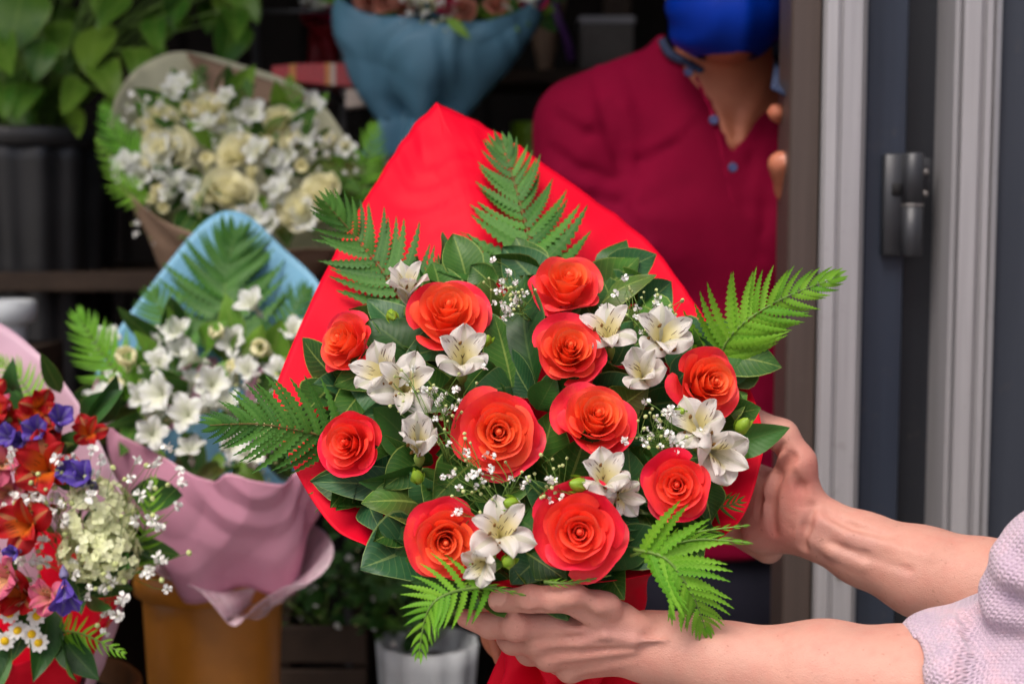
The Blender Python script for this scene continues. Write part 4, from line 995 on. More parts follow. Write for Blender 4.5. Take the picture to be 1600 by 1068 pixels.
o_ = P(8, 470, 1.98); slab("pot_stand", o_.x - .06, o_.x + .06, o_.y - .06, o_.y + .06, .0, o_.z - .0605, M_WOOD); tag(bpy.data.objects["pot_stand"], "narrow dark stand under the small white flowerpot", "stand")
pot("cup", 828, 192, 2.42, .030, .026, zz(192, 2.42) - zs_ - .001, M_GREENC, "lime green cup on the rear shelf beside the red wrap", "cup", rim=.003)
# crate of dark wood with plants
cr = thing("wooden_crate", "dark wooden slatted crate between the ochre bucket and white vase", "crate", (X(505, 1.9), 1.9, .531))
x0, x1 = X(425, 1.88), X(572, 1.88); zt = zz(972, 1.88)
for i in range(4):
    hh = (zt - .531) / 4
    slab("slat", x0, x1, 1.85, 1.862, .532 + i * hh, .532 + i * hh + hh * .84, M_WOOD, cr, .002)
for x in (x0, x1 - .02): slab("corner_post", x, x + .02, 1.8625, 1.98, .532, zt + .004, M_WOOD, cr)
slab("crate_bottom", x0 + .0205, x1 - .0205, 1.8625, 1.98, .532, .545, M_WOOD, cr)
# dark leafy plants with tiny white blossoms
def bush(label, pts, r, n, mats, d, root, seed, L=(.03, .05), white=0, group=None, name="leafy_plant"):
    rs = np.random.RandomState(seed); t = thing(name, label, "plant", P(*root), group)
    st = MB()
    for (x, y) in pts: st.tube(catmull([np.array(P(*root)), np.array(P((root[0] + x) / 2, (root[1] + y) / 2, d)), np.array(P(x, y, d))], 6), .0016, 5)
    st.build("stems", M_STEM, t)
    for k in range(n):
        x, y = pts[rs.randint(len(pts))]; c = np.array(P(x, y, d)) + rs.normal(size=3) * r * np.array([1, .8, .8])
        dv = rs.normal(size=3); dv[2] = abs(dv[2]) * .4; dv /= np.linalg.norm(dv); l = rs.uniform(*L)
        put_leaf(t, c, c + dv * l, l * rs.uniform(.4, .65), np.array(TOCAM) * .7 + np.array([0, 0, 1]) + rs.normal(size=3) * .5, mats[rs.randint(len(mats))], rs, nu=5, nv=7, bend=rs.uniform(0, .2), fold=rs.uniform(-.1, .4))
    if white: gyps(t, [np.array(P(x, y, d - .03)) for x, y in pts], rs, r * .8, white, stem_from=np.array(P(*root)), fl=.0042, bud=.3)
    return t
bush("dark small-leaved plant with tiny white blossoms growing in the crate", [(470, 900), (520, 880), (560, 910), (500, 940), (450, 940)], .035, 120, [M_LEAFD], 1.92, (505, 985, 1.92), 61, (.016, .034), 5)
bush("dark leafy sprigs filling the white vase below the red bouquet", [(620, 930), (670, 920), (720, 940), (690, 960), (600, 960), (580, 900)], .035, 130, [M_LEAFD, M_LEAF], 1.87, (668, 1010, 1.87), 62, (.018, .04), 3)
# houseplant above the planter
hp = thing("houseplant", "broad-leaved green houseplant spilling over the black planter", "plant", P(55, 205, 2.32))
rs = np.random.RandomState(71); st = MB()
spots = [(28, 30, 110, 55), (158, 78, 84, 100), (245, 55, 60, 40), (300, 22, 60, 95), (15, 85, 70, 40), (75, 95, 70, 60), (160, 130, 72, 60), (120, 150, 60, 50), (60, 160, 60, 60), (210, 100, 56, 50), (20, 160, 60, 60), (100, 60, 60, 70), (195, 20, 60, 60), (350, 40, 60, 60), (260, 110, 50, 40), (180, 175, 44, 60), (110, 190, 50, 60)]
for k in range(110):
    if k < len(spots): x, y, s, _ = spots[k]; d = 2.20 + rs.uniform(-.03, .05)
    else: x, y, s, d = rs.uniform(-120, 395), rs.uniform(-220, 200) - max(0, 0), rs.uniform(44, 88), rs.uniform(2.26, 2.48)
    if x > 250 and y > 90: y = rs.uniform(-200, 70)
    b = np.array(P(x + rs.normal() * 8, y - s * .45, d + .02)); t = np.array(P(x + rs.normal() * s * .35, y + s * .5, d - rs.uniform(0, .05)))
    put_leaf(hp, b, t, s / FPX * d * rs.uniform(.68, .9), np.array(TOCAM) + np.array(UP) * .6 + rs.normal(size=3) * .35, (M_HOUSE, M_HOUSE, M_LEAFL, M_LEAF)[k % 4 if k > 16 else rs.randint(2)], rs, bend=rs.uniform(.04, .2), fold=rs.uniform(.0, .35), shape=(.55, .75), wav=.05)
    st.tube(catmull([np.array(P(55 + rs.normal() * 30, 215, 2.33)), (np.array(P(55, 120, 2.33)) + b) / 2, b], 8), .0018, 5)
st.build("stems", M_STEM, hp)
# flat red packet with paper tag, on the rear shelf edge
pk = thing("flower_packet", "red and gold wrapped packet with a white end lying above the kraft bouquet", "packet", P(520, 130, 2.25))
M_PKR = plain("packet_red", srgb(176, 16, 26), .3, .5, .15); M_PKG = plain("packet_gold", srgb(206, 130, 40), .35, .5, .2); M_PKW = plain("packet_white", srgb(206, 190, 178), .5, .4, .12)
def seg(name, xa, xb, ya, yb, m, dd=.0, th=.018):
    a, b, c, d_ = [np.array(P(x, y, 2.25 + dd)) for x, y in ((xa, ya[0]), (xb, yb[0]), (xb, yb[1]), (xa, ya[1]))]
    dp = np.array([0, .05, 0]); V = [a, b, c, d_, a + dp, b + dp, c + dp, d_ + dp]
    mk(name, V, [(0, 3, 2, 1), (4, 5, 6, 7), (0, 1, 5, 4), (1, 2, 6, 5), (2, 3, 7, 6), (3, 0, 4, 7)], m, pk, smooth=False)
seg("red_wrapper", 425, 452, (104, 118), (101, 126), M_PKR); seg("gold_band", 452.4, 462, (101, 126), (100, 128), M_PKG); seg("red_wrapper", 462.4, 508, (100, 128), (99, 132), M_PKR)
seg("gold_band", 508.4, 516, (99, 132), (99, 133), M_PKG); seg("white_band", 516.4, 524, (99, 133), (99, 133), M_PKW); seg("red_wrapper", 524.4, 550, (99, 133), (99, 135), M_PKR); seg("white_end", 550.4, 574, (99, 135), (102, 138), M_PKW); seg("cream_end", 574.4, 600, (102, 138), (106, 140), plain("packet_cream", srgb(214, 176, 150), .5, .4, .1))
seg("paper_tag", 540, 574, (140, 168), (137, 164), M_PKW, -.004)
MB().tube([P(560, 118, 2.276), P(556, 160, 2.262)], .0012, 5).build("tag_string", M_PKW, pk)
# steel rack upright with wire shelf, behind the packet
rk = thing("steel_rack", "thin grey steel rack behind the houseplant and packet", "rack", (X(405, 2.5), 2.5, 0))
for x in (405, 540):
    MB().tube([(X(x, 2.5), 2.5, 0), (X(x, 2.5), 2.5, 1.95)], .007, 10).build("upright", M_STEEL, rk)
zr = zz(148, 2.35)
for i in range(6): MB().tube([(X(395, 2.5), 2.30 + i * .04, zr), (X(545, 2.5), 2.30 + i * .04, zr)], .0025, 6).build("wire", M_STEEL, rk)
for x in (400, 470, 543): MB().tube([(X(x, 2.5), 2.24, zr - .0052), (X(x, 2.5), 2.505, zr - .0052)], .003, 6).build("cross_wire", M_STEEL, rk)
MB().tube([(X(395, 2.5), 2.508, zz(22, 2.5)), (X(545, 2.5), 2.508, zz(22, 2.5))], .004, 8).build("rail", M_STEEL, rk)
# rolled kraft cone with purple ribbon, and a few shapes deep in the shop
kc = thing("paper_cone", "brown paper cone bouquet tied with purple ribbon on the rear shelf", "bouquet", P(855, 130, 2.72))
cpt = P(852, 116, 2.70)
MB().lathe((cpt.x, 2.74, zs2 + .002), [(.012, 0), (.022, .05), (.05, .19), (.068, .30), (.066, .30), (.045, .19)], 28).build("cone", M_KRAFT, kc)
MB().tube(catmull([P(862, -10, 2.64), P(872, 30, 2.63), P(885, 60, 2.64), P(893, 95, 2.66)], 12), .008, 6).build("ribbon", M_PURPR, kc)
rs = np.random.RandomState(77)
for k in range(9): flower((PINK_R, SALMON, BELL[0])[k % 3], kc, Vector((cpt.x + rs.normal() * .03, 2.74 + rs.normal() * .02, zs2 + .32 + rs.rand() * .03)), random_axis(rs, 60, 20), .024, rs.rand() * 6)
bx = thing("storage_box", "dull pale cardboard box on the rear shelf behind the man", "box", (X(930, 2.72), 2.74, zs2))
slab("carton", X(905, 2.72), X(985, 2.72), 2.69, 2.80, zs2 + .001, zs2 + .09, plain("carton", (.13, .12, .115, 1), .8, .2), bx, .002); slab("lid", X(902, 2.72), X(988, 2.72), 2.687, 2.803, zs2 + .0905, zs2 + .105, M_GREYV, bx, .002)
db = thing("bouquet", "dim dark red wrapped bouquet deep behind the packet", "bouquet", P(520, 140, 2.62))
wrap_sheet("wrapping_paper", PA([(470, 20, 2.60), (505, 42, 2.56), (560, 30, 2.56), (580, -20, 2.62), (520, -60, 2.68)]), P(520, 112, 2.64), .03, UP, plain("wrap_maroon", srgb(120, 10, 26), .5, .4, .1), db, pleats=5, crinkle=.006, seed=88, nrow=16, ncol=60, skirt=(.05, .05, 0))
for k in range(10): flower((PINK_R, BELL[1])[k % 2], db, P(rs.uniform(480, 570), rs.uniform(-40, 26), 2.6), random_axis(rs, 40, 20), .026, rs.rand() * 6)
# ---------------------------------------------------------------- people: smooth-blended distance fields turned into one continuous mesh
class Field:
    def __init__(s, lo, hi, h):
        s.lo = np.array(lo, float); s.h = h; s.n = np.ceil((np.array(hi, float) - s.lo) / h).astype(int) + 1
        s.d = np.full(s.n, 1.0, np.float32); s.ax = [s.lo[i] + np.arange(s.n[i]) * h for i in range(3)]
    def win(s, lo, hi):
        a = np.clip(np.floor((lo - s.lo) / s.h).astype(int), 0, s.n); b = np.clip(np.ceil((hi - s.lo) / s.h).astype(int) + 1, 0, s.n)
        if (b <= a).any(): return None
        sl = tuple(slice(a[i], b[i]) for i in range(3))
        x = s.ax[0][sl[0]][:, None, None].astype(np.float32); y = s.ax[1][sl[1]][None, :, None].astype(np.float32); z = s.ax[2][sl[2]][None, None, :].astype(np.float32)
        return sl, x, y, z
    def put(s, sl, e, k, mode="add"):
        d = s.d[sl]
        if mode == "add":
            hh = np.clip(.5 + .5 * (d - e) / k, 0, 1); s.d[sl] = d * (1 - hh) + e * hh - k * hh * (1 - hh)
        else:
            e = -e; hh = np.clip(.5 - .5 * (d - e) / k, 0, 1); s.d[sl] = d * (1 - hh) + e * hh + k * hh * (1 - hh)
    def cone(s, a, b, r0, r1, k=.008, mode="add", flat=None):
        """tapered capsule; flat=(axis vector, factor) squeezes it along that axis"""
        a = np.array(a, float); b = np.array(b, float); m = max(r0, r1) + 2.2 * k + 3 * s.h
        w = s.win(np.minimum(a, b) - m, np.maximum(a, b) + m)
        if w is None: return s
        sl, x, y, z = w; ab = b - a; L2 = ab @ ab + 1e-12
        px, py, pz = x - a[0], y - a[1], z - a[2]
        t = np.clip((px * ab[0] + py * ab[1] + pz * ab[2]) / L2, 0, 1)
        qx, qy, qz = px - t * ab[0], py - t * ab[1], pz - t * ab[2]
        if flat is not None:
            f = np.array(flat[0], float); f /= np.linalg.norm(f); c = (qx * f[0] + qy * f[1] + qz * f[2]) * (flat[1] - 1)
            qx, qy, qz = qx + c * f[0], qy + c * f[1], qz + c * f[2]
        e = np.sqrt(qx * qx + qy * qy + qz * qz) - (r0 + (r1 - r0) * t)
        s.put(sl, e.astype(np.float32), k, mode); return s
    def chain(s, pts, rad, k=.008, **kw):
        for i in range(len(pts) - 1): s.cone(pts[i], pts[i + 1], rad[i], rad[i + 1], k, **kw)
        return s
    def ell(s, c, r, R=None, k=.01, mode="add"):
        c = np.array(c, float); r = np.array(r, float); m = r.max() + 2.2 * k + 3 * s.h
        w = s.win(c - m, c + m)
        if w is None: return s
        sl, x, y, z = w; p = [x - c[0], y - c[1], z - c[2]]
        R = np.eye(3) if R is None else np.array(R, float)
        q = [R[0, i] * p[0] + R[1, i] * p[1] + R[2, i] * p[2] for i in range(3)]
        k0 = np.sqrt(sum((q[i] / r[i]) ** 2 for i in range(3))); k1 = np.sqrt(sum((q[i] / r[i] ** 2) ** 2 for i in range(3))) + 1e-6
        s.put(sl, (k0 * (k0 - 1) / k1).astype(np.float32), k, mode); return s
    def pts(s): return np.stack(np.meshgrid(*s.ax, indexing='ij'), -1)
    def mesh(s, iso=0.0, smooth=2):
        d = s.d - iso; ins = d < 0
        n = d.shape; c = np.zeros(tuple(np.array(n) - 1), bool); cnt = np.zeros(c.shape, np.int8)
        for i in (0, 1):
            for j in (0, 1):
                for k in (0, 1): cnt += ins[i:n[0] - 1 + i, j:n[1] - 1 + j, k:n[2] - 1 + k]
        c = (cnt > 0) & (cnt < 8); idx = -np.ones(c.shape, np.int64); cells = np.argwhere(c); idx[c] = np.arange(len(cells))
        acc = np.zeros((len(cells), 3)); num = np.zeros(len(cells))
        I, J, K = cells.T
        cor = [(a, b, e) for a in (0, 1) for b in (0, 1) for e in (0, 1)]
        val = {q: d[I + q[0], J + q[1], K + q[2]] for q in cor}
        for q in cor:
            for ax in range(3):
                if q[ax] == 0:
                    q2 = list(q); q2[ax] = 1; q2 = tuple(q2); v0, v1 = val[q], val[q2]; m = (v0 < 0) != (v1 < 0)
                    t = np.where(m, v0 / (v0 - v1 + 1e-12), 0); p = np.array(q, float)[None].repeat(len(cells), 0); p[:, ax] += t
                    acc[m] += p[m]; num[m] += 1
        V = s.lo + s.h * (cells + acc / num[:, None])
        F = []
        for ax in range(3):
            o1, o2 = [a for a in range(3) if a != ax]
            sA = [slice(None)] * 3; sB = [slice(None)] * 3; sA[ax] = slice(0, n[ax] - 1); sB[ax] = slice(1, n[ax])
            A, Bv = ins[tuple(sA)], ins[tuple(sB)]; e = np.argwhere(A != Bv)
            e = e[(e[:, o1] > 0) & (e[:, o2] > 0) & (e[:, o1] < n[o1] - 1) & (e[:, o2] < n[o2] - 1)]
            def cell(d1, d2):
                q = e.copy(); q[:, o1] += d1; q[:, o2] += d2; return idx[q[:, 0], q[:, 1], q[:, 2]]
            f = np.stack([cell(-1, -1), cell(0, -1), cell(0, 0), cell(-1, 0)], 1)
            flip = A[tuple(e.T)] ^ (ax == 1)
            f[~flip] = f[~flip][:, ::-1]; F.append(f)
        F = np.concatenate(F); F = F[(F >= 0).all(1)]
        for _ in range(smooth):
            S = np.zeros_like(V); C = np.zeros(len(V))
            for a, b in ((0, 1), (1, 2), (2, 3), (3, 0)):
                np.add.at(S, F[:, a], V[F[:, b]]); np.add.at(S, F[:, b], V[F[:, a]]); np.add.at(C, F[:, a], 1); np.add.at(C, F[:, b], 1)
            V = .4 * V + .6 * S / np.maximum(C, 1)[:, None]
        return V, F
def bbox(pts, m):
    a = np.array(pts); return a.min(0) - m, a.max(0) + m
def arr(*p): return np.array(P(*p))

# grooves laid on a field under photo pixels
def surf(fl, x, y, d0=.75, d1=2.0):
    ds = np.arange(d0, d1, .002); pts = np.array([arr(x, y, d) for d in ds]); ii = np.round((pts - fl.lo) / fl.h).astype(int)
    ok = ((ii >= 0) & (ii < fl.n)).all(1); v = np.where(ok, fl.d[tuple(np.clip(ii, 0, fl.n - 1).T)], 1.0); k = np.argmax(v < 0)
    return ds[k] if v[k] < 0 else None
def groove(fl, line, r, depth, mode="sub", k=.012):
    q = [(x, y, surf(fl, x, y)) for x, y in line]; q = [arr(x, y, d + depth) for x, y, d in q if d is not None]
    for i in range(len(q) - 1):
        a0_, a1_ = i / (len(q) - 1), (i + 1) / (len(q) - 1); pr = lambda t: r * (.35 + .65 * math.sin(math.pi * min(.95, max(.05, t))))
        fl.cone(q[i], q[i + 1], pr(a0_), pr(a1_), k, mode=mode)
def mat_skin(name, base, red, dark, vein=None):
    N = nodemat(name); a = N.sep(N.attr("sk").outputs["Color"]); co = N.coord()     # r = knuckle flush, g = nail, b = veins
    n = N.noise(30, 4, .6, co); c = N.ramp(n, [(.3, tuple(x * .88 for x in base[:3])), (.7, base)])
    c = N.mix(N.math('MULTIPLY', N.ramp(N.noise(75, 3, .6, co), [(.45, (0, 0, 0)), (.75, (1, 1, 1))]), .22), c, red)
    c = N.mix(N.math('MULTIPLY', a[0], .6), c, red)
    if vein: c = N.mix(N.math('MULTIPLY', a[2], .22), c, vein)
    c = N.mix(N.math('MULTIPLY', N.math('GREATER_THAN', N.noise(260, 1, .5, co), .745), .35), c, dark)
    c = N.mix(N.math('MULTIPLY', a[1], .75), c, srgb(228, 172, 156))
    v = N.new("TexVoronoi"); v.feature = 'DISTANCE_TO_EDGE'; v.inputs["Scale"].default_value = 620; N.lk(co, v.inputs["Vector"])
    h = N.math('ADD', N.math('MULTIPLY', v.outputs["Distance"], 1.0), N.math('MULTIPLY', N.noise(160, 3, .6, N.mapping(co, (1, 2.2, 2.2))), .9))
    h = N.math('MULTIPLY', h, N.math('SUBTRACT', 1.0, a[1]))
    r = N.math('SUBTRACT', N.math('ADD', N.math('MULTIPLY', n, .2), .42), N.math('MULTIPLY', a[1], .18))
    N.bsdf(c, r, .38, N.bump(h, .42, .0010), sss=.06, ssscale=.003)
    return N.m
M_SKINW = mat_skin("skin_fair", srgb(202, 150, 134), srgb(190, 100, 92), srgb(130, 76, 58), srgb(132, 112, 124))
M_SKINM = mat_skin("skin_tan", srgb(184, 112, 84), srgb(172, 84, 64), srgb(110, 62, 44))
def near(V, p, r): return np.clip(1 - np.linalg.norm(V - np.array(p), axis=1) / r, 0, 1)

# ------------------------------------------------ woman at the picture edge whose arms hold the bouquet
wom = thing("person", "person in a lilac pink knitted sweater reaching both bare forearms round the bouquet", "person", (.66, 1.02, 0))
W = lambda x, y, d: arr(x, y, d)
# near (left) hand, back of the hand towards us
wr = W(1012, 1010, 1.035)
idx_ = [W(868, 976, 1.030), W(806, 977, 1.020), W(766, 977, 1.038), W(727, 965, 1.058)]
mid_ = [W(842, 1000, 1.034), W(802, 998, 1.052), W(794, 996, 1.085), W(815, 998, 1.11)]
rin_ = [W(858, 1024, 1.040), W(828, 1016, 1.068), W(822, 1012, 1.10), W(845, 1014, 1.12)]
pin_ = [W(890, 1044, 1.050), W(870, 1034, 1.082), W(866, 1028, 1.105), W(885, 1030, 1.12)]
thb_ = [W(968, 968, 1.022), W(888, 936, 1.006), W(828, 936, 1.006), W(780, 938, 1.016)]
el1 = W(1530, 1090, .99)
hand2_w = W(1272, 822, 1.165)
el2 = W(1700, 960, 1.10)
# far (right) hand, palm towards us
th2 = [W(1250, 780, 1.165), W(1246, 722, 1.155), W(1222, 680, 1.158), W(1180, 655, 1.166)]
allp = idx_ + mid_ + rin_ + pin_ + thb_ + [el1, hand2_w, el2] + th2 + [W(1060, 800, 1.24)]
lo, hi = bbox(allp, .075); lo[1] -= .02
f = Field(lo, (hi[0] - .0, hi[1], hi[2]), .0018)
kk = .010
Dn = np.array(TOCAM)
f.chain([wr, W(1130, 1034, 1.02), W(1290, 1058, 1.0), W(1420, 1078, .985), el1], [.0225, .0262, .0375, .042, .040], .015)
f.cone(wr, W(1060, 1010, 1.03), .0235, .024, .015, flat=(Dn, 1.25))
for m, r in ((idx_[0], .0105), (mid_[0], .0105), (rin_[0], .0100), (pin_[0], .0090)):      # metacarpals
    f.cone(wr + (m - wr) * .06, m, .0165, r, .0075)
    f.cone(wr + np.array([0, .014, 0]), m + np.array([.01, .016, 0]), .015, .011, .010)
for ch, r in ((idx_, (.0112, .0100, .0094, .0070)), (mid_, (.0116, .0104, .0088, .0074)), (rin_, (.0106, .0096, .0086, .0070)), (pin_, (.0096, .0086, .0076, .0060))):
    f.cone(ch[0], ch[1], r[0], r[1], .006); f.chain(ch[1:], r[1:], .0030)
f.cone(thb_[0], thb_[1], .0135, .0108, .008); f.chain(thb_[1:], (.0108, .0094, .0082), .0030)
f.ell(thb_[1] + np.array([.002, -.003, .004]), (.0115, .009, .0095), k=.006)          # thumb knuckle
f.ell(thb_[2] + np.array([.0, -.002, .0015]), (.0100, .0092, .0092), k=.004)
f.ell(W(942, 944, 1.008), (.013, .010, .009), k=.009); f.ell(W(996, 976, 1.018), (.010, .008, .007), k=.010)
for q in (idx_[1], mid_[1], rin_[1]): f.ell(q + Dn * .002, (.0108, .0100, .0104), k=.004)
for q in (idx_[0], mid_[0], rin_[0], pin_[0]): f.ell(q + Dn * .0062, (.0085, .0068, .0078), k=.0045)       # knuckles
for a_, b_ in ((idx_[0], W(990, 992, 1.0095)), (mid_[0], W(990, 1004, 1.0100)), (rin_[0], W(990, 1016, 1.0120)), (pin_[0], W(992, 1030, 1.0170))):   # tendons
    f.cone(a_ + Dn * .0105, b_, .0032, .0022, .0045)
f.chain([W(905, 1004, 1.0165), W(945, 992, 1.0098), W(990, 1000, 1.0088), W(1040, 1000, 1.0065)], (.0013, .0017, .0015, .0008), .005)      # vein
# creases: thumb/index web, thumb joint, finger gaps
f.chain([W(770, 956, 1.004), W(842, 957, 1.000), W(884, 968, 1.002)], (.0026, .0030, .0010), .003, mode="sub")
f.ell(W(925, 968, 1.000), (.020, .006, .006), R=Matrix.Rotation(.25, 3, 'Y'), k=.010, mode="sub")
for x in (812, 817, 823): f.cone(W(x, 926, .9955), W(x + 1, 948, .9945), .0007, .0007, .0022, mode="sub")
for x in (796, 803, 810): f.cone(W(x, 968, 1.0085), W(x + 1, 990, 1.0085), .0006, .0006, .002, mode="sub")
f.cone(W(776, 995, 1.045), W(826, 991, 1.026), .0016, .0006, .004, mode="sub"); f.cone(W(806, 1012, 1.055), W(840, 1012, 1.035), .0016, .0006, .004, mode="sub")
# far forearm and palm
f.chain([hand2_w, W(1350, 858, 1.15), W(1440, 893, 1.135), W(1540, 922, 1.12), el2], [.0240, .0272, .0340, .0385, .041], .015)
f.ell(W(1228, 775, 1.165), (.021, .016, .031), R=Matrix.Rotation(.35, 3, 'Y'), k=.014)           # ball of the thumb
f.ell(W(1208, 828, 1.178), (.027, .015, .019), R=Matrix.Rotation(-.3, 3, 'Y'), k=.014)            # heel of the palm
f.cone(hand2_w, W(1190, 790, 1.20), .022, .024, .016)
f.chain(th2, (.0175, .0135, .0115, .0095), .010)
for y0, y1, r in ((725, 705, .0105), (760, 745, .0108), (795, 785, .0105), (825, 822, .0092)):
    f.chain([W(1200, y0 + 30, 1.195), W(1135, y0, 1.212), W(1080, y1, 1.215), W(1040, y1 - 4, 1.205)], (.0135, r, r * .92, r * .75), .007)
f.cone(W(1238, 716, 1.140), W(1206, 760, 1.148), .0035, .0015, .006, mode="sub"); f.cone(W(1204, 800, 1.150), W(1236, 826, 1.146), .0012, .0010, .004, mode="sub")
f.cone(W(1262, 800, 1.138), W(1254, 850, 1.142), .0008, .0008, .003, mode="sub"); f.cone(W(1268, 796, 1.138), W(1262, 846, 1.141), .0006, .0006, .003, mode="sub")
for line, r in (([(1236, 712), (1214, 742), (1203, 785), (1210, 830)], .0045), ([(1196, 740), (1186, 775), (1184, 805)], .0032), ([(1222, 695), (1204, 716), (1190, 742)], .004), ([(1266, 790), (1256, 822), (1252, 852)], .0018), ([(1272, 790), (1263, 822), (1259, 856)], .0014), ([(1240, 742), (1252, 760), (1258, 790)], .0022),
                ([(1292, 800), (1330, 822), (1380, 838)], .0025), ([(1300, 850), (1350, 868), (1420, 890)], .0025)):
    groove(f, line, r, -.0012, k=.006)
for line, r in (([(1285, 815), (1325, 838), (1385, 852), (1450, 870)], .0026), ([(1268, 842), (1300, 862), (1350, 884)], .0024), ([(905, 925), (935, 948), (960, 960)], .0022)):
    groove(f, line, r, .0016, "add", k=.007)
V, F = f.mesh(smooth=1)
# join the hidden upper body (coarse) as the same mesh: torso, upper arms, neck, head
sh1, sh2 = np.array([.62, .86, 1.33]), np.array([.62, 1.24, 1.33])
V = np.array(V)
nail = np.zeros(len(V))
tn = W(776, 931, 1.0165); ax1 = (thb_[3] - thb_[2]); ax1 /= np.linalg.norm(ax1); up1 = (Dn * .75 + np.array(UP) * .6); up1 -= ax1 * (up1 @ ax1); up1 /= np.linalg.norm(up1); sd1 = np.cross(ax1, up1)
rel = V - (thb_[3] + up1 * .0075 - ax1 * .001)
nail = ((rel @ ax1 / .0088) ** 4 + (rel @ sd1 / .0068) ** 4 < 1) & (rel @ up1 > -.005) & (np.linalg.norm(rel, axis=1) < .02)
V[nail] += up1 * .0006
flush = np.zeros(len(V))
for p, r in ((thb_[2], .016), (idx_[1], .02), (idx_[3], .02), (thb_[3], .018), (mid_[0], .016), (rin_[0], .016), (th2[1], .03), (W(1215, 830, 1.16), .035), (W(1240, 770, 1.15), .03)): flush = np.maximum(flush, near(V, p, r))
hx_ = sstep(1100, 960, V[:, 0] / (V @ np.array([0, CP, -SP]) + CAMZ * SP) * FPX + 800); flush = np.maximum(flush, .32 * hx_); flush = np.maximum(flush, .4 * (np.linalg.norm(V - W(1215, 775, 1.16), axis=1) < .05) * np.clip(1.6 - np.linalg.norm(V - W(1215, 775, 1.16), axis=1) / .035, 0, 1))
ven = np.zeros(len(V))
for line in ([W(1275, 850, 1.14), W(1268, 815, 1.14), W(1300, 835, 1.13), W(1360, 850, 1.12)], [W(1290, 870, 1.14), W(1340, 868, 1.12), W(1420, 900, 1.10)], [W(905, 1000, 1.01), W(960, 990, 1.01), W(1040, 1010, 1.0), W(1120, 1000, .99)]):
    for q in catmull(line, 40): ven = np.maximum(ven, np.clip(1.6 - np.linalg.norm((V - q), axis=1) / .006, 0, 1) * .5)
fb = Field((.34, .70, .80), (.86, 1.42, 1.82), .010)
fb.cone(el1 + np.array([.0, 0, .0]), sh1 + np.array([.04, 0, -.05]), .034, .040, .03).cone(el2 + np.array([.0, 0, 0]), sh2 + np.array([.05, 0, 0]), .034, .040, .03).cone(sh1 + np.array([.04, 0, -.05]), (.64, 1.05, 1.28), .04, .06, .03)
fb.cone((.66, 1.05, .95), (.64, 1.05, 1.26), .13, .13, .05, flat=((0, 1, 0), .78)).cone(sh1, sh2, .055, .055, .06)
fb.cone((.64, 1.05, 1.33), (.62, 1.05, 1.46), .058, .052, .03)
fb.ell((.605, 1.05, 1.575), (.095, .075, .118), k=.02).ell((.525, 1.05, 1.52), (.028, .026, .03), k=.03).cone((.512, 1.05, 1.585), (.500, 1.05, 1.555), .009, .014, .01)
for s_ in (-1, 1): fb.ell((.62, 1.05 + s_ * .077, 1.565), (.018, .010, .030), k=.006).ell((.522, 1.05 + s_ * .032, 1.592), (.012, .014, .009), k=.006, mode="sub")
fb.cone((.508, 1.03, 1.528), (.508, 1.07, 1.528), .006, .006, .006)
Vb, Fb = fb.mesh(smooth=2)
nV = len(V); V = np.concatenate([V, Vb]); F = np.concatenate([F, Fb + nV])
z_ = np.zeros(len(Vb))
body = mk("body", V, F, M_SKINW, wom, attr={"sk": np.stack([np.concatenate([flush, z_]), np.concatenate([nail * 1.0, z_]), np.concatenate([ven, z_])], 1)})
# eyes and hair of the out-of-frame head
M_EYE = plain("eye_white", (.7, .7, .68, 1), .2, .6, .05); M_HAIR = plain("hair_brown", (.04, .022, .014, 1), .5, .4, .4, 60, .5, 200, .002)
def eyeball(c, ax, parent):
    o = MB().lathe(c, [(.0005, .0115), (.0055, .0101), (.0090, .0072), (.0115, 0), (.008, -.008)], 16, ax).build("eye", M_EYE, parent)
    MB().lathe(c, [(.0004, .0119), (.0028, .0116), (.0050, .0107)], 16, ax).build("iris", M_HAIR, o)
for s_ in (-1, 1): eyeball((.534, 1.05 + s_ * .032, 1.591), (-1, 0, 0), body)
fh = Field((.48, .93, 1.38), (.76, 1.17, 1.74), .007); fh.ell((.625, 1.05, 1.60), (.102, .088, .118), k=.01).cone((.68, 1.05, 1.58), (.70, 1.05, 1.42), .07, .05, .03).ell((.50, 1.05, 1.545), (.06, .09, .085), k=.012, mode="sub")
vh, fhf = fh.mesh(smooth=1); mk("hair", vh, fhf, M_HAIR, wom)

# sweater: a solid sleeve field with folds; knit by stitch relief in the material
def mat_knit():
    N = nodemat("knit_lilac"); uv = N.coord("UV"); s = N.sepv(uv); co = N.coord()
    # rows of v-shaped stitches: u around, v along the yarn columns
    fu = N.math('FRACT', s[0]); tri = N.math('ABSOLUTE', N.math('SUBTRACT', fu, .5))
    ph = N.math('ADD', s[1], N.math('MULTIPLY', tri, 1.1)); row = N.math('SINE', N.math('MULTIPLY', ph, 6.2832))
    col = N.math('SINE', N.math('MULTIPLY', fu, 12.566))
    h = N.math('ADD', N.math('MULTIPLY', N.math('ABSOLUTE', N.math('SINE', N.math('MULTIPLY', s[0], 6.2832))), .7), N.math('MULTIPLY', row, .55))
    n = N.noise(26, 4, .65, co); n2 = N.noise(9, 2, .5, co)
    c = N.ramp(n, [(.28, srgb(176, 152, 176)), (.5, srgb(196, 172, 190)), (.72, srgb(222, 178, 188))])
    c = N.mix(N.math('MULTIPLY', n2, .35), c, srgb(206, 194, 208))
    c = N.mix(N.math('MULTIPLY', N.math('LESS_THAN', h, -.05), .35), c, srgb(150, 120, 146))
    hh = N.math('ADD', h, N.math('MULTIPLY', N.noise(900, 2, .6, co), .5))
    N.bsdf(c, .85, .15, N.bump(hh, .7, .0012), sheen=.35, trans=.0); return N.m
M_KNIT = mat_knit()
fs = Field((.265, .66, .86), (.60, 1.10, 1.36), .0034)
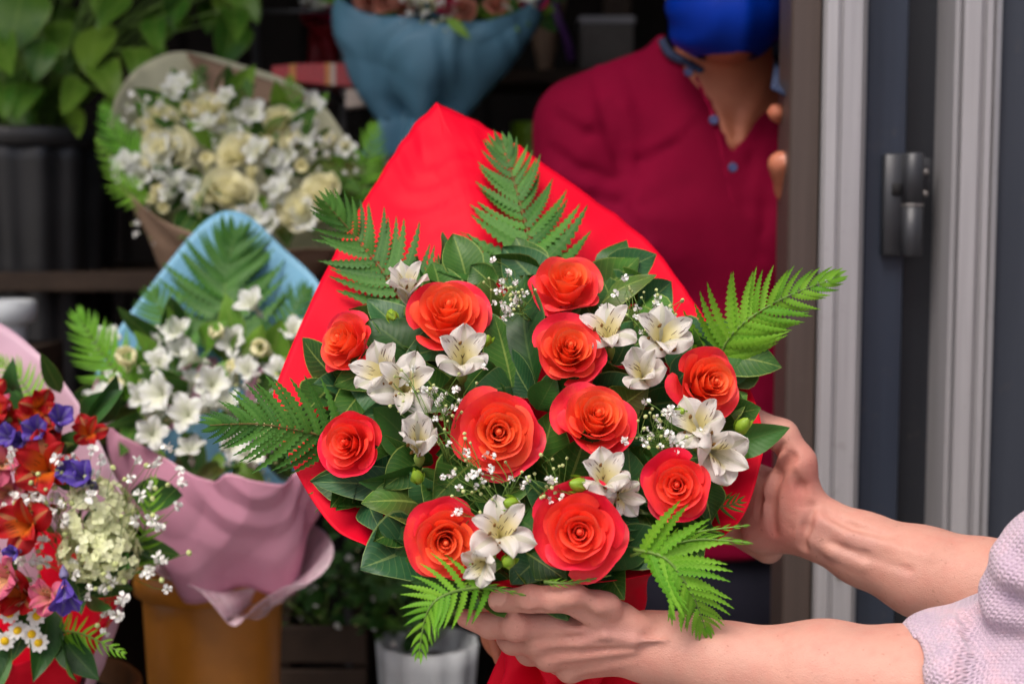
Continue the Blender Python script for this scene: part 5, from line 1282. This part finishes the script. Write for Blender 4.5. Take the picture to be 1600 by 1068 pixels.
e1 = el1; cuffA, cuffB = W(1462, 1084, .98), W(1500, 1090, .985)
fs.cone(W(1492, 1084, .982), W(1512, 1086, .985), .0575, .060, .012)                  # rolled cuff
fs.cone(W(1528, 1088, .985), W(1575, 1075, .985), .049, .060, .010)
fs.cone(W(1500, 1015, .945), W(1470, 1060, .935), .010, .012, .012); fs.cone(W(1500, 985, .962), W(1522, 985, .965), .012, .010, .012)
fs.cone(W(1575, 1075, .985), sh1 + np.array([.04, 0, -.05]), .060, .078, .02)
fs.cone(W(1560, 1010, .975), W(1660, 890, .95), .026, .045, .02)
G_ = fs.pts(); a0 = np.array(sh1 - e1); a0 /= np.linalg.norm(a0); al = (G_ - e1) @ a0
fs.d += (.0028 * np.sin(al * 95 + 5 * vnoise(G_ * 14, 3)) * np.clip(1 - al / .25, .2, 1) + .004 * vnoise(G_ * 22, 8)).astype(np.float32)
fs.cone(W(1521, 962, .955), W(1548, 1060, .93), .0045, .002, .008, mode="sub"); fs.cone(W(1500, 990, .935), W(1530, 1075, .925), .003, .002, .008, mode="sub")
fs.cone(W(1440, 1081, .98), W(1480, 1084, .981), .043, .043, .006, mode="sub")
for line, r, dp in (([(1500, 958), (1528, 990), (1545, 1030), (1550, 1075)], .005, -.003), ([(1520, 955), (1548, 985), (1580, 1005), (1605, 1010)], .010, -.004), ([(1552, 905), (1575, 940), (1605, 955)], .007, -.003), ([(1570, 850), (1590, 880), (1610, 890)], .006, -.003)):
    groove(fs, line, r, dp); groove(fs, [(x - 10, y + 12) for x, y in line], r, r * .55, "add", .014)
Vs, Fs = fs.mesh(smooth=2)
q = Vs - e1; tt_ = q @ a0; rad = q - tt_[:, None] * a0; b1 = np.cross(a0, [0, 1, 0]); b1 /= np.linalg.norm(b1); b2 = np.cross(a0, b1)
ang = np.arctan2(rad @ b2, rad @ b1)
uv = np.stack([ang / (2 * np.pi) * 104, tt_ / .0034], 1)
# torso below/outside the fine window
fc = Field((.36, .70, .74), (.88, 1.42, 1.42), .009)
fc.cone((.66, 1.05, .86), (.64, 1.05, 1.27), .15, .147, .05, flat=((0, 1, 0), .78)); fc.cone(sh1, sh2, .074, .074, .06); fc.cone(el2 + np.array([.02, 0, .01]), sh2 + np.array([.05, 0, 0]), .054, .072, .02); fc.cone(el1 + np.array([.12, 0, .05]), sh1 + np.array([.04, 0, -.05]), .055, .075, .02)
Vc, Fc = fc.mesh(smooth=2); keep = (Vc[Fc].mean(1)[:, 0] > .52) | (Vc[Fc].mean(1)[:, 2] < .85)
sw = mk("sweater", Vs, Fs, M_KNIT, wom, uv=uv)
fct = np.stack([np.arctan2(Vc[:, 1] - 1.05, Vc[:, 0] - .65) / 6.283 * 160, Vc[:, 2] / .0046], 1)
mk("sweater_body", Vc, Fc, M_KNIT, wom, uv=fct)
ft = Field((.48, .82, -.01), (.84, 1.30, .95), .011); ft.cone((.66, 1.05, .86), (.66, 1.05, .80), .15, .155, .03, flat=((0, 1, 0), .8))
for s_ in (-1, 1): ft.chain([(.66, 1.05 + s_ * .085, .80), (.65, 1.05 + s_ * .09, .46), (.67, 1.05 + s_ * .09, .06)], (.09, .062, .048), .03); 
vt, ftt = ft.mesh(smooth=2); mk("trousers", vt, ftt, plain("denim", (.03, .045, .09, 1), .8, .2, .3, 40, .4, 300), wom)
for s_ in (-1, 1):
    fo = Field((.50, 1.05 + s_ * .09 - .06, -.004), (.78, 1.05 + s_ * .09 + .06, .12), .006); fo.cone((.58, 1.05 + s_ * .09, .035), (.69, 1.05 + s_ * .09, .045), .035, .04, .02); fo.cone((.67, 1.05 + s_ * .09, .05), (.67, 1.05 + s_ * .09, .09), .045, .05, .01); fo.d = np.maximum(fo.d, -(fo.pts()[..., 2])).astype(np.float32)
    vo, fof = fo.mesh(smooth=1); mk("shoe", vo, fof, plain("shoe_white", (.5, .5, .5, 1), .6, .3), wom)

# ------------------------------------------------ man in the burgundy shirt behind
man = thing("person", "person in a burgundy buttoned shirt and blue face mask standing behind the red bouquet", "person", (.27, 1.80, 0))
H = lambda x, y, d=1.76: arr(x, y, d)
nk = H(1142, 205, 1.80); chin = H(1140, 62, 1.70)
shL, shR = H(925, 222, 1.84), H(1362, 222, 1.86)             # his right / left shoulder
elL = H(845, 560, 1.82); hnL = H(800, 985, 1.25); elR = H(1430, 520, 1.90)
grip = H(1278, 262, 1.66)
fm = Field((-.16, 1.07, .70), (.62, 2.08, 1.80), .0046)
hip = np.array([.268, 1.87, .84]); chest = H(1142, 330, 1.86)
def torso(fl, g=0.0, k=.05):
    fl.cone(hip, np.array([.268, 1.875, 1.08]), .150 + g, .150 + g, k, flat=((0, 1, 0), 1.40))
    fl.cone(np.array([.268, 1.875, 1.05]), np.array([.268, 1.885, 1.29]), .152 + g, .168 + g, k, flat=((0, 1, 0), 1.42))
    fl.cone(shL + np.array([.03, .01, -.02]), shR + np.array([-.03, .0, -.02]), .060 + g, .060 + g, k)
    fl.cone(np.array([.268, 1.90, 1.455]), shL, .050 + g, .052 + g, k); fl.cone(np.array([.268, 1.90, 1.455]), shR, .050 + g, .052 + g, k)
    for s_ in (-1, 1): fl.ell((.268 + s_ * .085, 1.80, 1.27), (.085 + g, .045 + g, .065 + g), k=.04)
torso(fm)
fm.chain([shL, elL, arr(800, 800, 1.50), hnL], (.055, .046, .036, .026), .03)
fm.chain([shR, elR, arr(1330, 330, 1.72), grip], (.055, .044, .034, .026), .03)
fm.cone(nk + np.array([-.003, .05, -.01]), H(1138, 40, 1.82), .070, .066, .03)
hc = H(1140, -75, 1.79)
fm.ell(hc + np.array([0, .015, .02]), (.078, .098, .115), k=.02).ell(chin + np.array([0, .022, .012]), (.042, .040, .036), k=.04).cone(hc + np.array([0, -.085, .005]), hc + np.array([0, -.108, -.022]), .010, .015, .012)
for s_ in (-1, 1): fm.ell(hc + np.array([s_ * .082, .02, -.01]), (.010, .019, .032), k=.006).ell(hc + np.array([s_ * .033, -.088, .018]), (.015, .013, .010), k=.006, mode="sub")
fm.cone(nk + np.array([-.055, .02, .10]), nk + np.array([-.006, -.035, -.012]), .010, .007, .012); fm.cone(nk + np.array([.055, .02, .10]), nk + np.array([.006, -.035, -.012]), .010, .007, .012)   # neck cords
fm.ell(nk + np.array([0, -.045, -.005]), (.010, .012, .012), k=.008, mode="sub")
# fingers of his left hand round the door edge, and of his right hand at the stems
G2 = [grip, H(1262, 190, 1.635)]
fm.chain([grip, H(1258, 205, 1.63), H(1240, 186, 1.60), H(1214, 176, 1.570)], (.022, .0135, .0130, .0115), .008)
fm.chain([grip, H(1262, 285, 1.62), H(1234, 296, 1.58), H(1219, 256, 1.555)], (.022, .0140, .0150, .0145), .008)
fm.chain([grip, H(1266, 315, 1.63), H(1244, 318, 1.60), H(1228, 300, 1.58)], (.020, .0120, .0110, .0092), .008)
fm.cone(hnL, arr(835, 960, 1.22), .024, .024, .015)
for (x0, y0, d0, x1, y1, d1, x2, y2, d2) in ((800, 950, 1.20, 768, 975, 1.165, 781, 1030, 1.150), (815, 985, 1.22, 790, 1000, 1.19, 800, 1040, 1.175), (835, 1000, 1.23, 815, 1020, 1.20, 822, 1050, 1.185)):
    fm.chain([hnL, arr(x0, y0, d0), arr(x1, y1, d1), arr(x2, y2, d2)], (.018, .0105, .0090, .0068), .008)
Vm, Fm = fm.mesh(smooth=2)
fl_ = np.maximum(near(Vm, H(1214, 176, 1.575), .02), near(Vm, H(1222, 258, 1.565), .02))
nail = near(Vm, H(1226, 250, 1.548), .011) > .35
bodym = mk("body", Vm, Fm, M_SKINM, man, attr={"sk": np.stack([fl_, nail * 1.0, 0 * fl_], 1)})
for s_ in (-1, 1): eyeball(hc + np.array([s_ * .033, -.066, .018]), (0, -1, 0), bodym)
fq = Field(hc - np.array([.12, .14, .10]), hc + np.array([.12, .16, .18]), .006); fq.ell(hc + np.array([0, .025, .035]), (.085, .102, .112), k=.01).ell(hc + np.array([0, -.11, -.02]), (.095, .075, .095), k=.012, mode="sub").ell(hc + np.array([0, .03, -.09]), (.1, .07, .05), k=.01, mode="sub")
vq, fqf = fq.mesh(smooth=1); mk("hair", vq, fqf, M_HAIR, man)
# shirt
def mat_cloth(name, c1, c2, weave=900, rough=.85, bumpv=.25, sheen=.0):
    N = nodemat(name); co = N.coord(); n = N.noise(7, 4, .6, co)
    c = N.ramp(n, [(.3, c1), (.7, c2)])
    h = N.math('ADD', N.math('MULTIPLY', N.noise(weave, 2, .5, co), .15), N.noise(16, 3, .55, co, .5))
    N.bsdf(c, rough, .1, N.bump(h, bumpv, .006), sheen=sheen); return N.m
M_BURG = mat_cloth("burgundy_jersey", srgb(106, 1, 36), srgb(124, 2, 44))
M_DENIM = mat_cloth("speckled_navy", srgb(34, 42, 66), srgb(64, 74, 100), 300)
M_MASK = mat_cloth("blue_mask_cloth", srgb(2, 30, 118), srgb(4, 50, 160), 700, .42, .2, .0)
M_BTN = plain("button_blue", srgb(52, 60, 104), .35, .5, .2)
M_TROU = mat_cloth("dark_trousers", srgb(26, 26, 36), srgb(36, 36, 48))
fz = Field((-.19, 1.20, .80), (.64, 2.10, 1.60), .0046)
torso(fz, .012)
fz.cone(hip + np.array([0, 0, .02]), hip + np.array([0, 0, .12]), .163, .160, .03, flat=((0, 1, 0), 1.38))
fz.cone(H(1040, 130, 1.86), H(900, 186, 1.85), .048, .050, .03); fz.cone(H(1236, 130, 1.86), H(1380, 186, 1.87), .048, .050, .03)
fz.chain([shL, elL, arr(806, 720, 1.60)], (.066, .060, .050), .03)
fz.chain([shR, elR, arr(1355, 370, 1.76)], (.070, .058, .048), .035)
fz.cone(np.array([.264, 1.885, 1.43]), np.array([.262, 1.895, 1.505]), .085, .081, .02)          # standing collar
G_ = fz.pts(); qx, qz = G_[..., 0] - .268, G_[..., 2]
# folds: drag lines fanning from the armpit, soft diagonals over the front, sleeve rings
ap = H(968, 330, 1.72); rr_ = np.hypot(G_[..., 0] - ap[0], G_[..., 2] - ap[2]); th_ = np.arctan2(G_[..., 2] - ap[2], G_[..., 0] - ap[0])
fold = .0045 * np.exp(-rr_ / .16) * rr_ / (rr_ + .05) * np.sin(th_ * 6 + 2 * vnoise(G_ * 8, 2)) + .0018 * np.sin((qx * .8 + qz * 1.1) * 40 + 3.0 * vnoise(G_ * 6, 5)) * (.4 + .6 * (vnoise(G_ * 5, 11) > 0)) + .004 * vnoise(G_ * 13, 6)
crease = G_[..., 0] - (ap[0] - .002 + .05 * (qz - ap[2]) + .006 * np.sin(qz * 30)); fold += .0 * np.exp(-(crease / .011) ** 2) * sstep(.10, -.06, np.abs(qz - ap[2] - .03)) * 1.0 * (G_[..., 1] < 1.9)
fz.d += fold.astype(np.float32)
# drag folds: grooves and ridges laid on the surface under photo pixels
for line, r in (([(952, 130), (966, 185), (975, 250), (974, 310), (962, 350)], .010), ([(862, 232), (905, 262), (952, 280)], .007), ([(870, 180), (912, 205), (950, 214)], .006), ([(868, 285), (915, 305), (962, 318)], .007),
                ([(1000, 250), (1050, 225), (1085, 190)], .004), ([(1205, 190), (1180, 250), (1165, 320)], .005), ([(1222, 250), (1200, 320), (1190, 400)], .005),
                ([(985, 330), (1010, 400), (1050, 470)], .005), ([(1180, 640), (1200, 720), (1222, 800)], .007), ([(930, 120), (945, 170), (955, 230)], .005)):
    groove(fz, line, r, -.003); groove(fz, [(x + 7, y - 14) for x, y in line], r * .9, r * .62, "add", .014)
# placket strip, then V opening
def vline(y): return None
vt_, vl, vr = H(1146, 240, 1.72), H(1048, 92, 1.78), H(1212, 92, 1.78)
fz.cone(H(1088, 120, 1.745), H(1118, 190, 1.70), .004, .004, .012); fz.cone(H(1118, 190, 1.70), H(1147, 330, 1.675), .004, .004, .012)
zt_ = vt_[2]; hgt = np.clip((G_[..., 2] - zt_) / (vl[2] - zt_), 0, 3)
tab = lambda q: (np.array([H(x, y, 1.75)[2] for x, y in q]), np.array([H(x, y, 1.75)[0] for x, y in q]))
zl, xl_ = tab([(1146, 240), (1131, 185), (1117, 142), (1110, 108), (1088, 86), (1050, 66), (1028, 40)]); zr_, xr_ = tab([(1146, 240), (1166, 207), (1186, 180), (1214, 165), (1240, 150), (1250, 90)])
xl = np.interp(G_[..., 2], zl, xl_); xr = np.interp(G_[..., 2], zr_, xr_)
e = np.maximum(xl - G_[..., 0], G_[..., 0] - xr); e = np.maximum(e, zt_ - G_[..., 2]); e = np.maximum(e, G_[..., 1] - 1.865)
fz.d = np.maximum(fz.d, -e).astype(np.float32)
fz.cone((.264, 1.89, 1.38), (.262, 1.905, 1.62), .073, .070, .004, mode="sub")
fz.d = np.maximum(fz.d, .874 + .004 * np.sin(G_[..., 0] * 40) - G_[..., 2]).astype(np.float32)
Vz, Fz = fz.mesh(smooth=2)
shirt = mk("shirt", Vz, Fz, M_BURG, man)
# inner collar strip in speckled navy, along the left and right of the opening
def ribbon(name, pts, wdt, mat, parent, th=.004):
    C = catmull(pts, 18); T = np.gradient(C, axis=0); T /= np.linalg.norm(T, axis=1)[:, None]; S = np.cross(T, np.array(TOCAM)); S /= np.linalg.norm(S, axis=1)[:, None]
    o = MB().grid(np.array([C - S * wdt / 2, C + np.array(TOCAM) * .003, C + S * wdt / 2])).build(name, mat, parent); o.modifiers.new("t", 'SOLIDIFY').thickness = th
    return o
def onfront(x, y, out=.0):
    """point on the shirt front under a photo pixel"""
    o = np.array([0, 0, CAMZ]); dr = arr(x, y, 1.0) - o
    rel = Vz - o; t = rel @ dr / (dr @ dr); dist = np.linalg.norm(rel - t[:, None] * dr, axis=1)
    m = np.where(dist < .012)[0]
    if not len(m): m = np.array([dist.argmin()])
    k = m[t[m].argmin()]; return arr(x, y, t[k] - out)
def skinfront(x, y, out=0.0):
    o = np.array([0, 0, CAMZ]); dr = arr(x, y, 1.0) - o; rel = Vm - o; t = rel @ dr / (dr @ dr); dist = np.linalg.norm(rel - t[:, None] * dr, axis=1)
    m = np.where(dist < .012)[0]; k = m[t[m].argmin()] if len(m) else dist.argmin(); return arr(x, y, t[k] - out)
ribbon("collar_lining", [onfront(1034, 64, .001), onfront(1046, 84, .001), onfront(1070, 98, .001), onfront(1097, 114, .001)], .007, M_DENIM, man)
ribbon("collar_lining", [skinfront(1222, 60, .012), skinfront(1226, 100, .012), skinfront(1222, 150, .012)], .030, M_DENIM, man)
for (x, y) in ((1076, 113), (1115, 188), (1145, 262)):
    c = onfront(x, y, .001); b = MB().lathe(c, [(.0001, .0022), (.0022, .0020), (.0042, .0032), (.0056, .0026), (.0058, 0)], 18, tuple(np.array(TOCAM))).build("button", M_BTN, man)
# face mask: cloth shell over the lower face
fk = Field(hc - np.array([.11, .17, .14]), hc + np.array([.11, .10, .05]), .0036)
fk.ell(hc + np.array([0, .010, .00]), (.085, .104, .118), k=.02).ell(chin + np.array([0, .030, .034]), (.073, .070, .062), k=.03).cone(hc + np.array([0, -.088, .005]), hc + np.array([0, -.118, -.030]), .010, .018, .03)
G_ = fk.pts(); zt2 = hc[2] + .004
cut = np.maximum(G_[..., 2] - (zt2 - .10 * np.abs(G_[..., 0] - hc[0])), G_[..., 1] - (hc[1] + .035))
gx = (G_[..., 0] - hc[0])
fk.d -= (.006 * np.exp(-(gx / .012) ** 2) * (G_[..., 1] < hc[1])).astype(np.float32)      # centre seam stands proud
fk.d += (.0030 * np.sin(40 * np.abs(gx) + 90 * (G_[..., 2] - hc[2]) + 2 * vnoise(G_ * 18, 4)) * sstep(.02, .07, np.abs(gx))).astype(np.float32)
for j in range(2): fk.d += (.0030 * np.exp(-((G_[..., 2] - (hc[2] - .035 - j * .026) - .25 * np.abs(G_[..., 0] - hc[0])) / .004) ** 2)).astype(np.float32)
fk.d = np.maximum(fk.d, cut).astype(np.float32)
vk, fkk = fk.mesh(smooth=2); mask = mk("face_mask", vk, fkk, M_MASK, man)
for s_ in (-1, 1): MB().tube(catmull([hc + np.array([s_ * .080, .03, -.01]), hc + np.array([s_ * .088, .045, .02]), hc + np.array([s_ * .086, .035, -.03]), hc + np.array([s_ * .072, .02, -.06])], 10), .0015, 5).build("ear_loop", M_GYPS, mask)
ft = Field((.02, 1.66, -.01), (.52, 2.06, .93), .010); ft.cone((.268, 1.87, .86), (.268, 1.87, .80), .146, .155, .03, flat=((0, 1, 0), 1.35))
for s_ in (-1, 1): ft.chain([(.268 + s_ * .085, 1.87, .80), (.268 + s_ * .10, 1.86, .46), (.268 + s_ * .10, 1.88, .06)], (.095, .066, .054), .03)
vt, ftt = ft.mesh(smooth=2); mk("trousers", vt, ftt, M_TROU, man)
for s_ in (-1, 1):
    fo = Field((.268 + s_ * .10 - .065, 1.66, -.004), (.268 + s_ * .10 + .065, 2.0, .13), .007); fo.cone((.268 + s_ * .11, 1.73, .035), (.268 + s_ * .10, 1.88, .05), .036, .043, .02); fo.cone((.268 + s_ * .10, 1.88, .05), (.268 + s_ * .10, 1.88, .10), .045, .05, .01); fo.d = np.maximum(fo.d, -(fo.pts()[..., 2])).astype(np.float32)
    vo, fof = fo.mesh(smooth=1); mk("shoe", vo, fof, M_GASKET, man)
